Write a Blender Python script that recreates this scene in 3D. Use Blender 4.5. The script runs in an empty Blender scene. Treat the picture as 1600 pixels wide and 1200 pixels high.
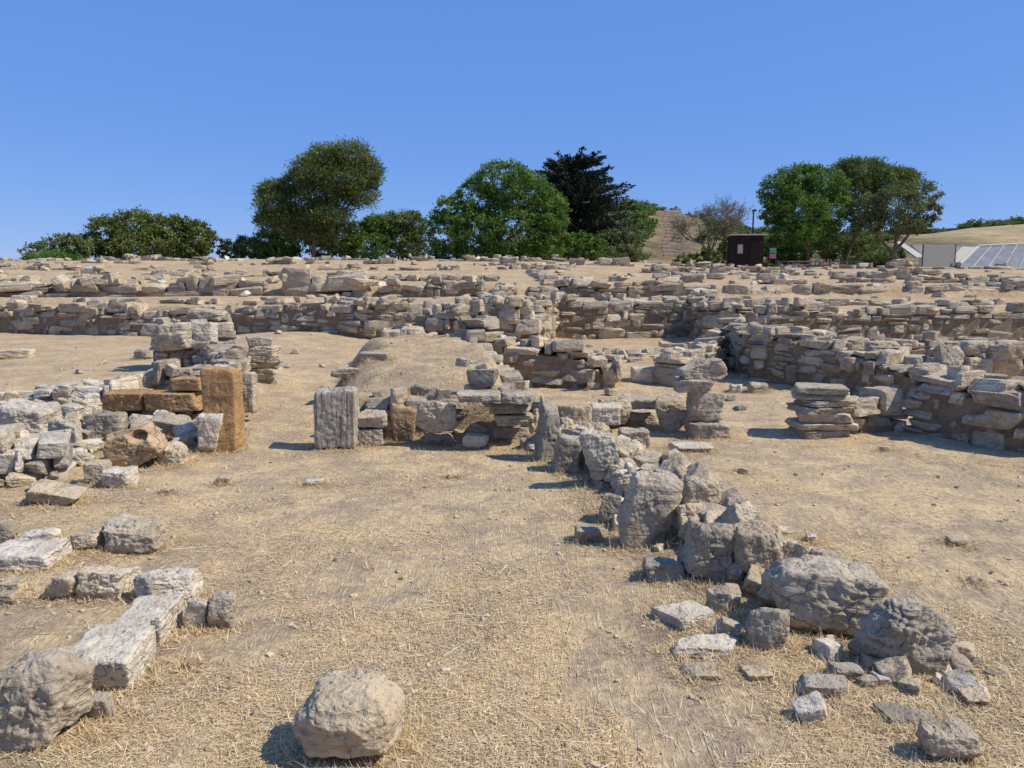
import bpy, bmesh, math, random
import numpy as np
from mathutils import Vector, Matrix, Euler
PI=math.pi
scene=bpy.context.scene
COL=scene.collection
rad=math.radians
random.seed(7)
# ---------------------------------------------------------------- camera numbers
F=1232.0; TH=rad(7.9); CAM=np.array([0,0,1.6])
FW=np.array([0,math.cos(TH),-math.sin(TH)]); UP=np.array([0,math.sin(TH),math.cos(TH)]); RT=np.array([1.,0,0])
# ---------------------------------------------------------------- noise
def _hash(ix,iy,iz,seed):
    h=(ix.astype(np.int64)*73856093)^(iy.astype(np.int64)*19349663)^(iz.astype(np.int64)*83492791)^(seed*2654435761)
    h&=0xffffffff
    h=((h^(h>>15))*0x2c1b3c6d)&0xffffffff
    h=((h^(h>>12))*0x297a2d39)&0xffffffff
    h=h^(h>>15)
    return h/4294967295.0
def vnoise(P,seed=0):
    P=np.asarray(P,float); i=np.floor(P).astype(np.int64); f=P-i; u=f*f*(3-2*f)
    x,y,z=i[:,0],i[:,1],i[:,2]; a,b,c=u[:,0],u[:,1],u[:,2]
    def L(p,q,t): return p+(q-p)*t
    r=L(L(L(_hash(x,y,z,seed),_hash(x+1,y,z,seed),a),L(_hash(x,y+1,z,seed),_hash(x+1,y+1,z,seed),a),b),
        L(L(_hash(x,y,z+1,seed),_hash(x+1,y,z+1,seed),a),L(_hash(x,y+1,z+1,seed),_hash(x+1,y+1,z+1,seed),a),b),c)
    return r*2-1
def fbm(P,octv=3,seed=0,gain=.5):
    P=np.asarray(P,float); s=0; a=1; t=0
    for k in range(octv):
        s=s+a*vnoise(P*(2.03**k)+k*17.3,seed+k); t+=a; a*=gain
    return s/t
def sstep(a,b,x):
    t=np.clip((x-a)/(b-a),0,1); return t*t*(3-2*t)
# ---------------------------------------------------------------- terrain
W1=np.array([(-60,26),(-13,20.3),(-6.2,18.6),(-3,17.5),(-1.3,17.9),(-.9,16.5),(.35,16.3),(.8,18.7),(4.25,18.9),(4.45,17.2),(5.4,17.0),(12,17.6),(40,19)])
RIDGE=np.array([(-.7,470),(-.2,450),(-.08,410),(.06,352),(.15,330),(.2,336),(.25,352),(.30,366),(.4,376),(.52,368),(.57,360),(.65,354),(.85,350),(1.2,350)])
RY=np.array([2.9,3.3,4.1,4.8,6.1,7.1]); RL=np.array([1.5,1.3,.98,.80,.62,.22]); RR=np.array([1.85,1.85,1.6,1.45,1.22,.75])
def mound(x,y,P):
    wob=fbm(P*.9,2,44)*.30
    xl=np.interp(y,[7.4,8.4,12.5],[-1.78,-1.65,-2.15])+wob*sstep(7.6,8.6,y); xr=np.interp(y,[7.4,12.5],[.15,-.5])+wob*.5*sstep(7.6,8.6,y)
    sl_=.12+.55*sstep(7.6,8.8,y)
    return sstep(7.42,7.62,y)*(1-sstep(12.4,14.2,y))*sstep(xl-sl_,xl+.12,x)*(1-sstep(xr-.15,xr+.25,x))
def hterr(x,y,micro=True):
    x=np.atleast_1d(np.asarray(x,float)); y=np.atleast_1d(np.asarray(y,float))
    P=np.stack([x,y,np.zeros_like(x)],1)
    z=.12*sstep(9,19,y)
    yw=np.interp(x,W1[:,0],W1[:,1])
    z=z+.70*sstep(yw+.05,yw+.3,y)
    z=z+.34*sstep(26.1,26.5,y)
    u=x/np.maximum(y,1)
    crest=2.42-.5*sstep(.1,.32,u)
    z=z+(crest-1.16)*sstep(25.5,50,y)
    z=z+.05*sstep(19,25,y)
    H=1.6+(429-np.interp(u,RIDGE[:,0],RIDGE[:,1]))/1232*115
    z=z+(H-z)*sstep(57,115,y)
    z=np.where(y>125,z-(z+12)*sstep(125,600,y),z)
    m=mound(x,y,P)
    z=z+m*(.41+.22*sstep(8,11.5,y)+(fbm(P*1.1,3,45)*.10+fbm(P*4,2,46)*.03)*sstep(7.8,9,y))
    z=z+.18*np.exp(-((x+4.6)**2/1.6+(y-11)**2/6))
    z=z+.24*np.exp(-((x+5.0)**2/3.2+(y-17.0)**2/3.2))*(y<yw+.2)
    z=z+.15*np.exp(-((x+3.9)**2/.8+(y-7.6)**2/1.2))
    z=z+.22*np.exp(-((x-6.5)**2/5+(y-12.5)**2/3))
    z=z+.12*np.exp(-((x+.3)**2/2+(y-15.5)**2/1.5))
    xc=np.interp(y,RY,(RL+RR)/2); z=z+.08*np.exp(-((x-xc)/.3)**2)*sstep(3.4,4.2,y)*(1-sstep(7.0,7.8,y))
    if micro:
        z=z+fbm(P*.5,2,3)*.045*sstep(2,12,y)+fbm(P*1.9,3,5)*.024+fbm(P*9,2,8)*.009+fbm(P*.12,2,9)*.16*sstep(22,35,y)
    return z
def hz(x,y): return float(hterr(x,y)[0])
def ray(px,py):
    return FW+(px-800)/F*RT+(600-py)/F*UP
def W(px,py,D):
    d=ray(px,py); return CAM+d*(D/d[1])
_Y=np.geomspace(1.2,70,1500)
def G(px,py):
    d=ray(px,py); X=d[0]/d[1]*_Y; Z=1.6+d[2]/d[1]*_Y
    hh=hterr(X,_Y); k=np.argmax(Z<=hh)
    if not (Z<=hh).any(): k=len(_Y)-1
    return np.array([X[k],_Y[k],hh[k]])
# ---------------------------------------------------------------- mesh helpers
def np_mesh(name,V,Fq,mat=None,smooth=False,tint=None,parent=None,loc=None):
    V=np.asarray(V,np.float32); Fq=np.asarray(Fq,np.int32)
    me=bpy.data.meshes.new(name); n=len(Fq); k=Fq.shape[1]
    me.vertices.add(len(V)); me.vertices.foreach_set('co',V.ravel())
    me.loops.add(n*k); me.loops.foreach_set('vertex_index',Fq.ravel())
    me.polygons.add(n); me.polygons.foreach_set('loop_start',np.arange(0,n*k,k,dtype=np.int32))
    me.update(calc_edges=True)
    me.polygons.foreach_set('use_smooth',np.full(n,smooth))
    if tint is not None:
        a=me.attributes.new('tint','FLOAT','POINT')
        a.data.foreach_set('value',np.broadcast_to(np.asarray(tint,np.float32),(len(V),)).copy())
    if mat: me.materials.append(mat)
    o=bpy.data.objects.new(name,me); COL.objects.link(o)
    if parent: o.parent=parent
    if loc is not None: o.location=loc
    return o
def tag(o,label=None,cat=None,group=None,kind=None):
    if label: o['label']=label
    if cat: o['category']=cat
    if group: o['group']=group
    if kind: o['kind']=kind
    return o
def empty(name,loc):
    o=bpy.data.objects.new(name,None); COL.objects.link(o); o.location=loc; o.empty_display_size=.2; return o
def cube_grid(n):
    V=[];Fc=[];idx={}
    def vid(p):
        k=tuple(int(round(c*1e5)) for c in p)
        if k not in idx: idx[k]=len(V); V.append(p)
        return idx[k]
    t=[math.tan((i/n*2-1)*PI/4) for i in range(n+1)]
    for ax in range(3):
        for s in (-1,1):
            for i in range(n):
                for j in range(n):
                    q=[]
                    for (a,b) in ((i,j),(i+1,j),(i+1,j+1),(i,j+1)):
                        p=[0,0,0]; p[ax]=s; p[(ax+1)%3]=t[a]; p[(ax+2)%3]=t[b]; q.append(vid(tuple(p)))
                    if s<0: q.reverse()
                    Fc.append(q)
    V=np.array(V,float); V/=np.linalg.norm(V,axis=1)[:,None]
    return V,np.array(Fc,np.int32)
CG={n:cube_grid(n) for n in (5,7,14,26,48)}
def rotm(rx,ry,rz):
    return np.array(Euler((rx,ry,rz)).to_matrix())
def rock_unit(n,seed,k=16,cham=9,lo=.66,hi=.92,amp=.05,jit=.12,planes=None):
    r=np.random.default_rng(seed); D,Fc=CG[n]
    N=[];H=[]
    for a in range(3):
        for s in (-1,1):
            v=np.zeros(3); v[a]=s; v+=r.normal(0,jit,3); v/=np.linalg.norm(v); N.append(v); H.append(r.uniform(.82,1))
    if planes:
        cham=3; lo=.8
        for (v,h) in planes:
            v=np.array(v,float); v/=np.linalg.norm(v); N.append(v); H.append(h)
    for i in range(cham):
        v=r.normal(size=3); v/=np.linalg.norm(v); N.append(v); H.append(np.abs(v).sum()*r.uniform(lo,hi))
    N=np.array(N);H=np.array(H)
    q=np.clip(D@N.T/H,0,None)
    R=(q**k).sum(1)**(-1.0/k)
    V=D*R[:,None]
    V+=D*(fbm(V*1.6,2,seed)*amp*1.8+fbm(V*5,2,seed+9)*amp)[:,None]
    V/=np.abs(V).max(0)
    return V,Fc
# ---------------------------------------------------------------- materials
def nt(name):
    m=bpy.data.materials.new(name); m.use_nodes=True; t=m.node_tree; t.nodes.clear()
    out=t.nodes.new('ShaderNodeOutputMaterial'); b=t.nodes.new('ShaderNodeBsdfPrincipled')
    t.links.new(b.outputs[0],out.inputs[0]); b.inputs['Specular IOR Level'].default_value=.12
    b.inputs['Roughness'].default_value=.92
    return m,t,b,out
def noise(t,vec,scale,detail=4,rough=.6,dist=0):
    n=t.nodes.new('ShaderNodeTexNoise'); n.inputs['Scale'].default_value=scale; n.inputs['Detail'].default_value=detail
    n.inputs['Roughness'].default_value=rough; n.inputs['Distortion'].default_value=dist
    if vec: t.links.new(vec,n.inputs['Vector'])
    return n.outputs[0]
def ramp(t,fac,stops):
    r=t.nodes.new('ShaderNodeValToRGB'); e=r.color_ramp.elements
    e[0].position=stops[0][0]; e[0].color=(*stops[0][1],1)
    e[1].position=stops[-1][0]; e[1].color=(*stops[-1][1],1)
    for p,c in stops[1:-1]:
        x=e.new(p); x.color=(*c,1)
    t.links.new(fac,r.inputs[0]); return r.outputs[0]
def mix(t,fac,a,b,mode='MIX'):
    m=t.nodes.new('ShaderNodeMix'); m.data_type='RGBA'; m.blend_type=mode
    for s,v in ((0,fac),(6,a),(7,b)):
        if isinstance(v,bpy.types.NodeSocket): t.links.new(v,m.inputs[s])
        elif s==0: m.inputs[0].default_value=v
        else: m.inputs[s].default_value=(*v,1)
    return m.outputs[2]
def mathn(t,op,a,b=None,clamp=False):
    m=t.nodes.new('ShaderNodeMath'); m.operation=op; m.use_clamp=clamp
    for i,v in enumerate((a,b)):
        if v is None: continue
        if isinstance(v,bpy.types.NodeSocket): t.links.new(v,m.inputs[i])
        else: m.inputs[i].default_value=v
    return m.outputs[0]
def mapr(t,v,a,b,c=0,d=1):
    m=t.nodes.new('ShaderNodeMapRange'); t.links.new(v,m.inputs[0])
    for i,x in enumerate((a,b,c,d)): m.inputs[i+1].default_value=x
    return m.outputs[0]
def mapping(t,vec,scale=(1,1,1),rot=(0,0,0)):
    m=t.nodes.new('ShaderNodeMapping'); t.links.new(vec,m.inputs[0]); m.inputs['Scale'].default_value=scale; m.inputs['Rotation'].default_value=rot
    return m.outputs[0]
def pos(t): return t.nodes.new('ShaderNodeNewGeometry').outputs['Position']
def bump(t,b,h,strength,dist):
    n=t.nodes.new('ShaderNodeBump'); n.inputs['Strength'].default_value=strength; n.inputs['Distance'].default_value=dist
    t.links.new(h,n.inputs['Height']); t.links.new(n.outputs[0],b.inputs['Normal']); return n
def attr(t,name='tint'):
    a=t.nodes.new('ShaderNodeAttribute'); a.attribute_name=name; return a.outputs['Fac']
def stone_mat(name,c1,c2,c3,dark=(.13,.115,.095),sc=1.0,darkamt=.5,furrow=False,bd=.028):
    m,t,b,o=nt(name); p=pos(t)
    n1=noise(t,p,2.2*sc,5,.65); n2=noise(t,p,11*sc,6,.7); n3=noise(t,p,45*sc,5,.7)
    base=ramp(t,n1,[(.32,c1),(.5,c2),(.68,c3)])
    fine=ramp(t,n2,[(.3,(.66,.63,.59)),(.5,(1,1,1)),(.72,(1.22,1.2,1.16))])
    c=mix(t,.85,base,fine,'MULTIPLY')
    ti=attr(t); tr=ramp(t,ti,[(0,(.66,.66,.68)),(.35,(.95,.93,.89)),(.7,(1.12,1.08,1.01)),(1,(1.32,1.25,1.14))])
    c=mix(t,1,c,tr,'MULTIPLY')
    l=noise(t,p,6.5*sc,8,.75,.4); lm=mapr(t,l,.54,.67); lm=mathn(t,'MULTIPLY',lm,darkamt)
    c=mix(t,lm,c,dark)
    oc=mapr(t,noise(t,p,4.2*sc,4,.6),.55,.70); c=mix(t,mathn(t,'MULTIPLY',oc,.35),c,(.54,.39,.21))
    sp=mapr(t,n3,.60,.70); sp=mathn(t,'MULTIPLY',sp,.5); c=mix(t,sp,c,(.12,.105,.09))
    v=t.nodes.new('ShaderNodeTexVoronoi'); v.inputs['Scale'].default_value=26*sc; t.links.new(mapping(t,p),v.inputs['Vector'])
    pit=mapr(t,v.outputs[0],.10,.26)
    c=mix(t,mathn(t,'MULTIPLY',mathn(t,'SUBTRACT',1,pit),.35),c,(.08,.07,.055))
    # thin cracks
    vc=t.nodes.new('ShaderNodeTexVoronoi'); vc.feature='DISTANCE_TO_EDGE'; vc.inputs['Scale'].default_value=5.5*sc
    wp=mix(t,.12,p,t.nodes.new('ShaderNodeTexNoise').outputs[1]); t.links.new(wp,vc.inputs['Vector'])
    ck=mapr(t,vc.outputs[0],.0,.022,1,0); ck=mathn(t,'MULTIPLY',ck,mapr(t,n1,.48,.60)); c=mix(t,mathn(t,'MULTIPLY',ck,.55),c,(.09,.075,.06))
    st=noise(t,mapping(t,p,(3.5,3.5,26) if not furrow else (42,30,1.6)),1.0,4,.6,.3)
    stm=mapr(t,st,.36,.46,0,1); c=mix(t,mathn(t,'MULTIPLY',mathn(t,'SUBTRACT',1,stm),.35 if not furrow else .6),c,(.16,.13,.10))
    t.links.new(c,b.inputs['Base Color'])
    h=mathn(t,'ADD',mathn(t,'MULTIPLY',n2,1.0),mathn(t,'MULTIPLY',n3,.5))
    h=mathn(t,'ADD',h,mathn(t,'MULTIPLY',pit,.2)); h=mathn(t,'ADD',h,mathn(t,'MULTIPLY',stm,.22 if not furrow else .6))
    h=mathn(t,'SUBTRACT',h,mathn(t,'MULTIPLY',ck,.3))
    bump(t,b,h,1.0,bd)
    return m
M={}
M['grey']=stone_mat('weathered_grey_stone',(.36,.30,.22),(.465,.395,.30),(.56,.49,.385),darkamt=.42)
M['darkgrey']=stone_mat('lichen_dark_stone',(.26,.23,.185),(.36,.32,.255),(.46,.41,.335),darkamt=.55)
M['pale']=stone_mat('pale_limestone',(.53,.46,.35),(.63,.56,.45),(.70,.64,.54),darkamt=.22)
M['tan']=stone_mat('tan_stone',(.46,.36,.24),(.56,.46,.32),(.64,.55,.41),darkamt=.28)
M['orange']=stone_mat('orange_sandstone',(.36,.205,.09),(.46,.28,.13),(.53,.35,.185),dark=(.20,.12,.06),darkamt=.4,sc=1.4)
M['brown']=stone_mat('brown_sandstone',(.36,.24,.135),(.44,.31,.185),(.50,.38,.25),dark=(.20,.14,.09),darkamt=.35)
M['furrow']=stone_mat('furrowed_grey_stone',(.43,.37,.295),(.53,.465,.375),(.59,.53,.44),darkamt=.2,furrow=True)
M['far']=stone_mat('terrace_stone',(.34,.28,.195),(.455,.385,.285),(.56,.485,.375),darkamt=.45,sc=.8)
def soil_mat():
    m,t,b,o=nt('dark_rubble_soil'); p=pos(t)
    c=ramp(t,noise(t,p,9,6,.7),[(.3,(.15,.115,.075)),(.7,(.36,.27,.175))]); t.links.new(c,b.inputs['Base Color'])
    bump(t,b,noise(t,p,30,5,.7),1,.03); return m
M['soil']=soil_mat()
def ground_mat():
    m,t,b,o=nt('dry_grass_ground'); p=pos(t)
    big=noise(t,p,.55,4,.6); mid=noise(t,p,2.4,7,.74,.3); fi=noise(t,p,24,6,.72); gr=noise(t,p,95,4,.7)
    straw=ramp(t,fi,[(.28,(.36,.24,.12)),(.45,(.56,.41,.225)),(.58,(.70,.53,.31)),(.75,(.82,.66,.42))])
    dirt=ramp(t,fi,[(.3,(.30,.215,.135)),(.55,(.45,.34,.225)),(.75,(.56,.44,.305))])
    k=mapr(t,mid,.44,.56)
    c=mix(t,k,dirt,straw)
    c=mix(t,1,c,ramp(t,big,[(.3,(.82,.80,.78)),(.5,(1,.98,.95)),(.7,(1.12,1.08,1.0))]),'MULTIPLY')
    hs=None
    for i,(rz,s) in enumerate(((.3,70),(1.25,60),(2.3,80))):
        f=noise(t,mapping(t,p,(s,s*.09,1),(0,0,rz)),1,2,.6,.6)
        f=mapr(t,f,.60,.68); hs=f if hs is None else mathn(t,'MAXIMUM',hs,f)
    c=mix(t,mathn(t,'MULTIPLY',hs,.5),c,(.82,.67,.42))
    c=mix(t,mathn(t,'MULTIPLY',mapr(t,gr,.58,.70),.5),c,(.20,.14,.08))
    sep=t.nodes.new('ShaderNodeSeparateXYZ'); t.links.new(p,sep.inputs[0])
    far=mapr(t,sep.outputs[1],10,24)
    fc=ramp(t,noise(t,p,.9,8,.75),[(.3,(.34,.22,.115)),(.48,(.50,.355,.20)),(.6,(.61,.455,.275)),(.75,(.70,.56,.36))])
    fc=mix(t,mathn(t,'MULTIPLY',mapr(t,noise(t,p,5.5,6,.78),.48,.60),.7),fc,(.29,.195,.105))
    c=mix(t,mathn(t,'MULTIPLY',far,.85),c,fc)
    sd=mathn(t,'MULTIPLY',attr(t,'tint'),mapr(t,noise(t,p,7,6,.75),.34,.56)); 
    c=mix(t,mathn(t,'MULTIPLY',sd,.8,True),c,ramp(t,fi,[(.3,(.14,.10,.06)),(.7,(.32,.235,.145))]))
    hill=mapr(t,sep.outputs[1],58,66)
    hc=ramp(t,noise(t,p,.30,8,.78),[(.36,(.075,.085,.035)),(.48,(.16,.125,.065)),(.58,(.27,.19,.105)),(.75,(.38,.285,.165))])
    gold=ramp(t,noise(t,p,.4,7,.75),[(.35,(.24,.19,.09)),(.55,(.42,.32,.17)),(.75,(.52,.41,.24))])
    gx=mapr(t,sep.outputs[0],46,54); hc=mix(t,gx,hc,gold)
    c=mix(t,hill,c,hc)
    ln=mathn(t,'MULTIPLY',mathn(t,'SUBTRACT',sep.outputs[1],74.),.188); ln=mathn(t,'ADD',ln,15.2)
    dx=mathn(t,'ABSOLUTE',mathn(t,'SUBTRACT',sep.outputs[0],ln)); pm=mapr(t,mathn(t,'ADD',dx,mathn(t,'MULTIPLY',noise(t,p,.5),1.6)),1.9,2.6,1,0)
    pm=mathn(t,'MULTIPLY',pm,mapr(t,sep.outputs[1],64,70)); c=mix(t,pm,c,(.22,.14,.08))
    t.links.new(c,b.inputs['Base Color'])
    h=mathn(t,'ADD',mathn(t,'MULTIPLY',fi,.9),mathn(t,'MULTIPLY',gr,.4)); h=mathn(t,'ADD',h,mathn(t,'MULTIPLY',hs,.3)); h=mathn(t,'ADD',h,mathn(t,'MULTIPLY',mid,1.6))
    bump(t,b,h,1.0,.02)
    return m
M['ground']=ground_mat()
def tint_mat(name,stops,transl=0,rough=.75):
    m,t,b,o=nt(name); c=ramp(t,attr(t),stops); t.links.new(c,b.inputs['Base Color']); b.inputs['Roughness'].default_value=rough
    if transl:
        tr=t.nodes.new('ShaderNodeBsdfTranslucent'); t.links.new(c,tr.inputs[0]); mx=t.nodes.new('ShaderNodeMixShader'); mx.inputs[0].default_value=transl
        t.links.new(b.outputs[0],mx.inputs[1]); t.links.new(tr.outputs[0],mx.inputs[2]); t.links.new(mx.outputs[0],o.inputs[0])
    return m
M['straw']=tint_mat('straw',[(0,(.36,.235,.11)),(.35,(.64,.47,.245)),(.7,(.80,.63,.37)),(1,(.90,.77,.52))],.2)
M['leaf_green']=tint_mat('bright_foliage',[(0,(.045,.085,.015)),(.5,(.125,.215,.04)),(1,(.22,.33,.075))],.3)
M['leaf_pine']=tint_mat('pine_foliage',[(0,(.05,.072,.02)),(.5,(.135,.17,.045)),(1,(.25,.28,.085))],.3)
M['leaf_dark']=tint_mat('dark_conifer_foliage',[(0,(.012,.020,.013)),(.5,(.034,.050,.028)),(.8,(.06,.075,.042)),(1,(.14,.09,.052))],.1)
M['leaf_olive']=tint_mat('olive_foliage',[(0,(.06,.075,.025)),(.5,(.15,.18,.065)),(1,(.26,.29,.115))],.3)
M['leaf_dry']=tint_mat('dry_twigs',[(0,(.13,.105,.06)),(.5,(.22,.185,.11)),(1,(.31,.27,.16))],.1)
def simple(name,c,rough=.7,var=.15,sc=8):
    m,t,b,o=nt(name); p=pos(t); n=noise(t,p,sc,5,.65)
    lo=tuple(x*(1-var) for x in c); hi=tuple(x*(1+var) for x in c)
    t.links.new(ramp(t,n,[(.3,lo),(.7,hi)]),b.inputs['Base Color']); b.inputs['Roughness'].default_value=rough
    bump(t,b,n,.4,.01); return m
M['bark']=simple('bark',(.17,.12,.085),.9,.4,12)
M['wood']=simple('dark_brown_wood',(.030,.020,.014),.8,.35,5)
M['white']=simple('white_paint',(.47,.455,.42),.7,.12,3)
M['mesh']=simple('grey_shade_cloth',(.21,.215,.22),.9,.2,1.5)
M['metal']=simple('dark_metal',(.07,.07,.075),.5,.1)
M['pink']=simple('pink_print',(.40,.13,.22),.6,.2)
M['green']=simple('green_print',(.10,.27,.13),.6,.2)
M['step']=simple('step_timber',(.55,.43,.29),.9,.3,4)
M['post']=simple('grey_fence_wood',(.22,.17,.12),.9,.3,4)
M['paper']=simple('pale_notice',(.43,.40,.32),.8,.1)
# ---------------------------------------------------------------- individual stones
TUFT=[]
SH={'boulder':(20,10,.68,.88,.035,.18),'hull':(30,9,.72,.92,.02,.15),'cobble':(24,13,.66,.82,.022,.22),'block':(36,5,.84,.98,.015,.05),'slab':(26,7,.74,.94,.025,.06),'round':(8,12,.64,.8,.03,.2),'post':(20,4,.88,.98,.02,.03)}
def rock_mesh(w,dp,hh,shape,seed,n,tilt=(0,0),yaw=0,hole=None,rough=1.0,planes=None):
    k,ch,lo,hi,amp,jit=SH[shape]
    Vv,Fc=rock_unit(n,seed,k,ch,lo,hi,amp,jit,planes)
    Vv=Vv*np.array([w/2,dp/2,hh/2]); 
    if hole is not None:
        q=np.array(hole)*np.array([w/2,0,hh/2]); dd=np.sqrt((Vv[:,0]-q[0])**2+(Vv[:,2]-q[2])**2)/(.13*min(w,hh)); mk=(Vv[:,1]<0)
        Vv[:,1]+=np.where(mk,np.exp(-dd**4)*dp*.4,0)
    Vv=Vv@rotm(tilt[0],tilt[1],yaw).T
    sz=(w*dp*hh)**(1/3); nrm=Vv/np.maximum(np.linalg.norm(Vv,axis=1),1e-6)[:,None]
    f1=fbm(Vv*(3.0/sz),5,seed+5,.55); lay=fbm(Vv*np.array([2.2,2.2,12])/sz,3,seed+7)
    # stepped chips: terraces of a low noise give broken ledges
    q=fbm(Vv*(2.2/sz),2,seed+21)*3.0; stp=np.floor(q)+sstep(.0,.22,q-np.floor(q))
    ck=1-np.abs(fbm(Vv*(3.2/sz),2,seed+11))*2
    return Vv+nrm*((f1*.04+lay*.028+stp*.022-np.clip(ck-.88,0,1)*.22+fbm(Vv*(13/sz),3,seed+2,.6)*.035)*sz*rough)[:,None],Fc
def S(box,label,kind='grey',dep=.8,shape='boulder',yaw=0,tilt=(0,0),D=None,name='boulder',group=None,cat='stone',sink=.08,hs=1.0,n=None,hole=None,seed=None,habs=None,rough=1.0,planes=None,tint=None):
    x0,y0,x1,y1=box; mid=(x0+x1)/2
    if n is None: n=48 if (x1-x0)>70 else 26
    seed=int(x0*7+y0*13)&0xffff if seed is None else seed
    hit=G(mid,y1) if D is None else W(mid,y1,D)
    fd=np.dot(hit-CAM,FW); w=(x1-x0)*fd/F; Hm=(y1-y0)*fd/F
    d=ray(mid,y1); d=d/np.linalg.norm(d); sp=abs(d[2]); cp=math.sqrt(1-sp*sp)
    dp=dep*w; h=max((Hm-.62*dp*sp)/cp,.3*Hm)*hs
    if habs: h=Hm*habs
    hh=h*(1+sink)
    Vv,Fc=rock_mesh(w,dp,hh,shape,seed,n,tilt,yaw,hole,rough,planes)
    e=Vv.max(0)-Vv.min(0); sx=w/e[0]; Vv*=np.array([sx,sx,hh/e[2]])
    Vv-=np.array([(Vv[:,0].max()+Vv[:,0].min())/2,(Vv[:,1].max()+Vv[:,1].min())/2,Vv[:,2].min()])
    r=np.random.default_rng(seed)
    dy=(Vv[:,1].max())*.85
    loc=(hit[0]*(hit[1]+dy*.9)/hit[1],hit[1]+dy,hit[2]-sink*h)
    o=np_mesh(name,Vv,Fc,M[kind],True,float(r.uniform(.3,.8)) if tint is None else tint,loc=loc)
    tag(o,label,cat,group)
    if D is None: TUFT.append((loc[0],loc[1],w,dp))
    return o
# left foreground
S((-14,1014,146,1176),'large rough grey boulder in the lower left corner, cut by the photo edge','grey',.75,'hull',tilt=(0,-.1),rough=1.2,tint=.6,seed=515,
  planes=[((-.6,0,.8),.95),((.65,0,.75),1.1),((.1,-.7,.7),1.0),((.9,-.3,.1),.97)])
for (qa,qb,wd_,hh_,sd_,lb) in (((142,1090),(196,1028),.25,.17,4242,'near one of two squared pale blocks set end to end behind the lower left boulder'),((206,1018),(250,976),.21,.15,4250,'far one of two squared pale blocks set end to end behind the lower left boulder')):
    p0=G(*qa);p1=G(*qb); v=p1-p0; Lb=np.linalg.norm(v[:2])
    Vv,Fc=rock_mesh(Lb*1.12,wd_,hh_,'block',sd_,48,(0,.02),math.atan2(v[1],v[0]),rough=.8); c0=(p0+p1)/2
    o=np_mesh('stone_block',Vv,Fc,M['pale'],True,.5,loc=(c0[0]+.01,c0[1]+.02,c0[2]+.07)); tag(o,lb,'stone'); TUFT.append((c0[0],c0[1],Lb,wd_))
S((172,956,236,994),'thin pale flake lying on the joint of the two squared pale blocks','pale',.7,'slab',D=G(205,1030)[1],name='stone_flake',hs=.4,yaw=.5)
S((143,1085,180,1126),'small grey stone against the right side of the lower left boulder','grey',.8,name='stone')
S((291,935,330,984),'left one of two small upright stones beyond the pale blocks','pale',.7,'slab',tilt=(0,.25),name='stone')
S((327,927,369,986),'right one of two small upright stones, with a pointed top','grey',.7,'cobble',tilt=(0,-.15),name='stone')
S((213,890,308,950),'pale angular block with a flat lit top above the two small upright stones','pale',.75,'hull',yaw=.35,name='stone_block')
S((131,880,209,940),'cracked grey-tan block between the pale angular block and a smaller stone on its left','tan',.8,'hull',yaw=.2,name='stone_block')
S((72,893,135,940),'rounded tan stone touching the left side of the cracked grey-tan block','tan',.8,name='stone')
S((160,806,261,867),'squat dark grey block with an overhanging top, alone on the straw','grey',.7,'hull',yaw=-.1,name='stone_block',sink=.02,rough=1.3)
S((111,825,163,862),'small stone tucked left of the squat dark grey block','tan',.8,name='stone')
S((-10,850,101,892),'flat low pale slab at the left photo edge','pale',.8,'slab',name='stone_slab')
S((33,824,96,866),'pale lumpy stone sitting on the back of the flat low slab','pale',.8,name='stone')
S((-14,812,27,852),'grey stone cut by the left photo edge behind the flat low slab','grey',.8,name='stone')
S((0,905,39,929),'small flat pinkish stone below the flat low slab','tan',.8,'slab',name='stone')
S((-8,925,30,946),'small buried stone at the left edge in front of the pinkish flat stone','tan',.8,'slab',name='stone')
S((288,1032,308,1049),'tiny brown clod alone on the straw right of the pale blocks','brown',.8,name='pebble',n=14)
S((460,1068,634,1206),'big pale tan boulder at the bottom of the photo, left of centre','tan',.7,'hull',seed=912,rough=.7,tint=.6,
  planes=[((-.78,-.1,.62),.90),((.62,0,.78),1.02),((.95,-.1,.3),1.0),((-.95,0,-.3),1.0),((0,-.70,.72),.90),((.5,-.8,.1),1.05),((-.6,-.8,0),1.05),((.6,0,-.8),1.15)])
# left pile
S((3,624,88,692),'big pale block standing highest in the left rubble, near the photo edge','pale',.7,'hull',D=7.2,name='stone_block')
S((84,652,132,712),'pale stone wedged right of the big pale block in the left rubble','pale',.8,name='stone')
S((138,642,197,687),'dark grey layered stone in the middle of the left rubble','darkgrey',.7,'slab',name='stone')
S((198,645,240,673),'small pale stone between the dark layered stone and the bluish slab','pale',.8,name='stone',D=7.4)
S((236,644,302,684),'bluish grey tilted slab below the orange sandstone blocks','grey',.6,'slab',tilt=(.3,.1),name='stone_slab')
S((174,660,263,736),'brown stone with a small round hole, tilted in front of the left rubble','brown',.6,'cobble',tilt=(0,-.45),hole=(.3,0,.35),n=48,rough=.8)
S((244,690,293,730),'pale rounded stone right of the brown holed stone','tan',.8,name='stone')
S((309,645,351,710),'pale upright stone leaning at the foot of the orange post','pale',.55,'hull',tilt=(0,.12),name='upright_stone')
S((164,730,213,764),'pale flat stone in front of the brown holed stone','pale',.8,'slab',name='stone')
S((133,718,171,757),'tan angular stone left of the pale flat stone in front of the rubble','tan',.8,'hull',name='stone')
S((48,750,136,792),'yellowish low stone at the front edge of the left rubble','tan',.7,'hull',tilt=(0,.2),name='stone')
S((100,690,135,715),'grey chip stone at the foot of the wedged pale stone','grey',.8,name='stone',n=14)
S((60,600,100,622),'small pale stone on the rear line of the left rubble','pale',.8,name='stone',n=14)
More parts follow.
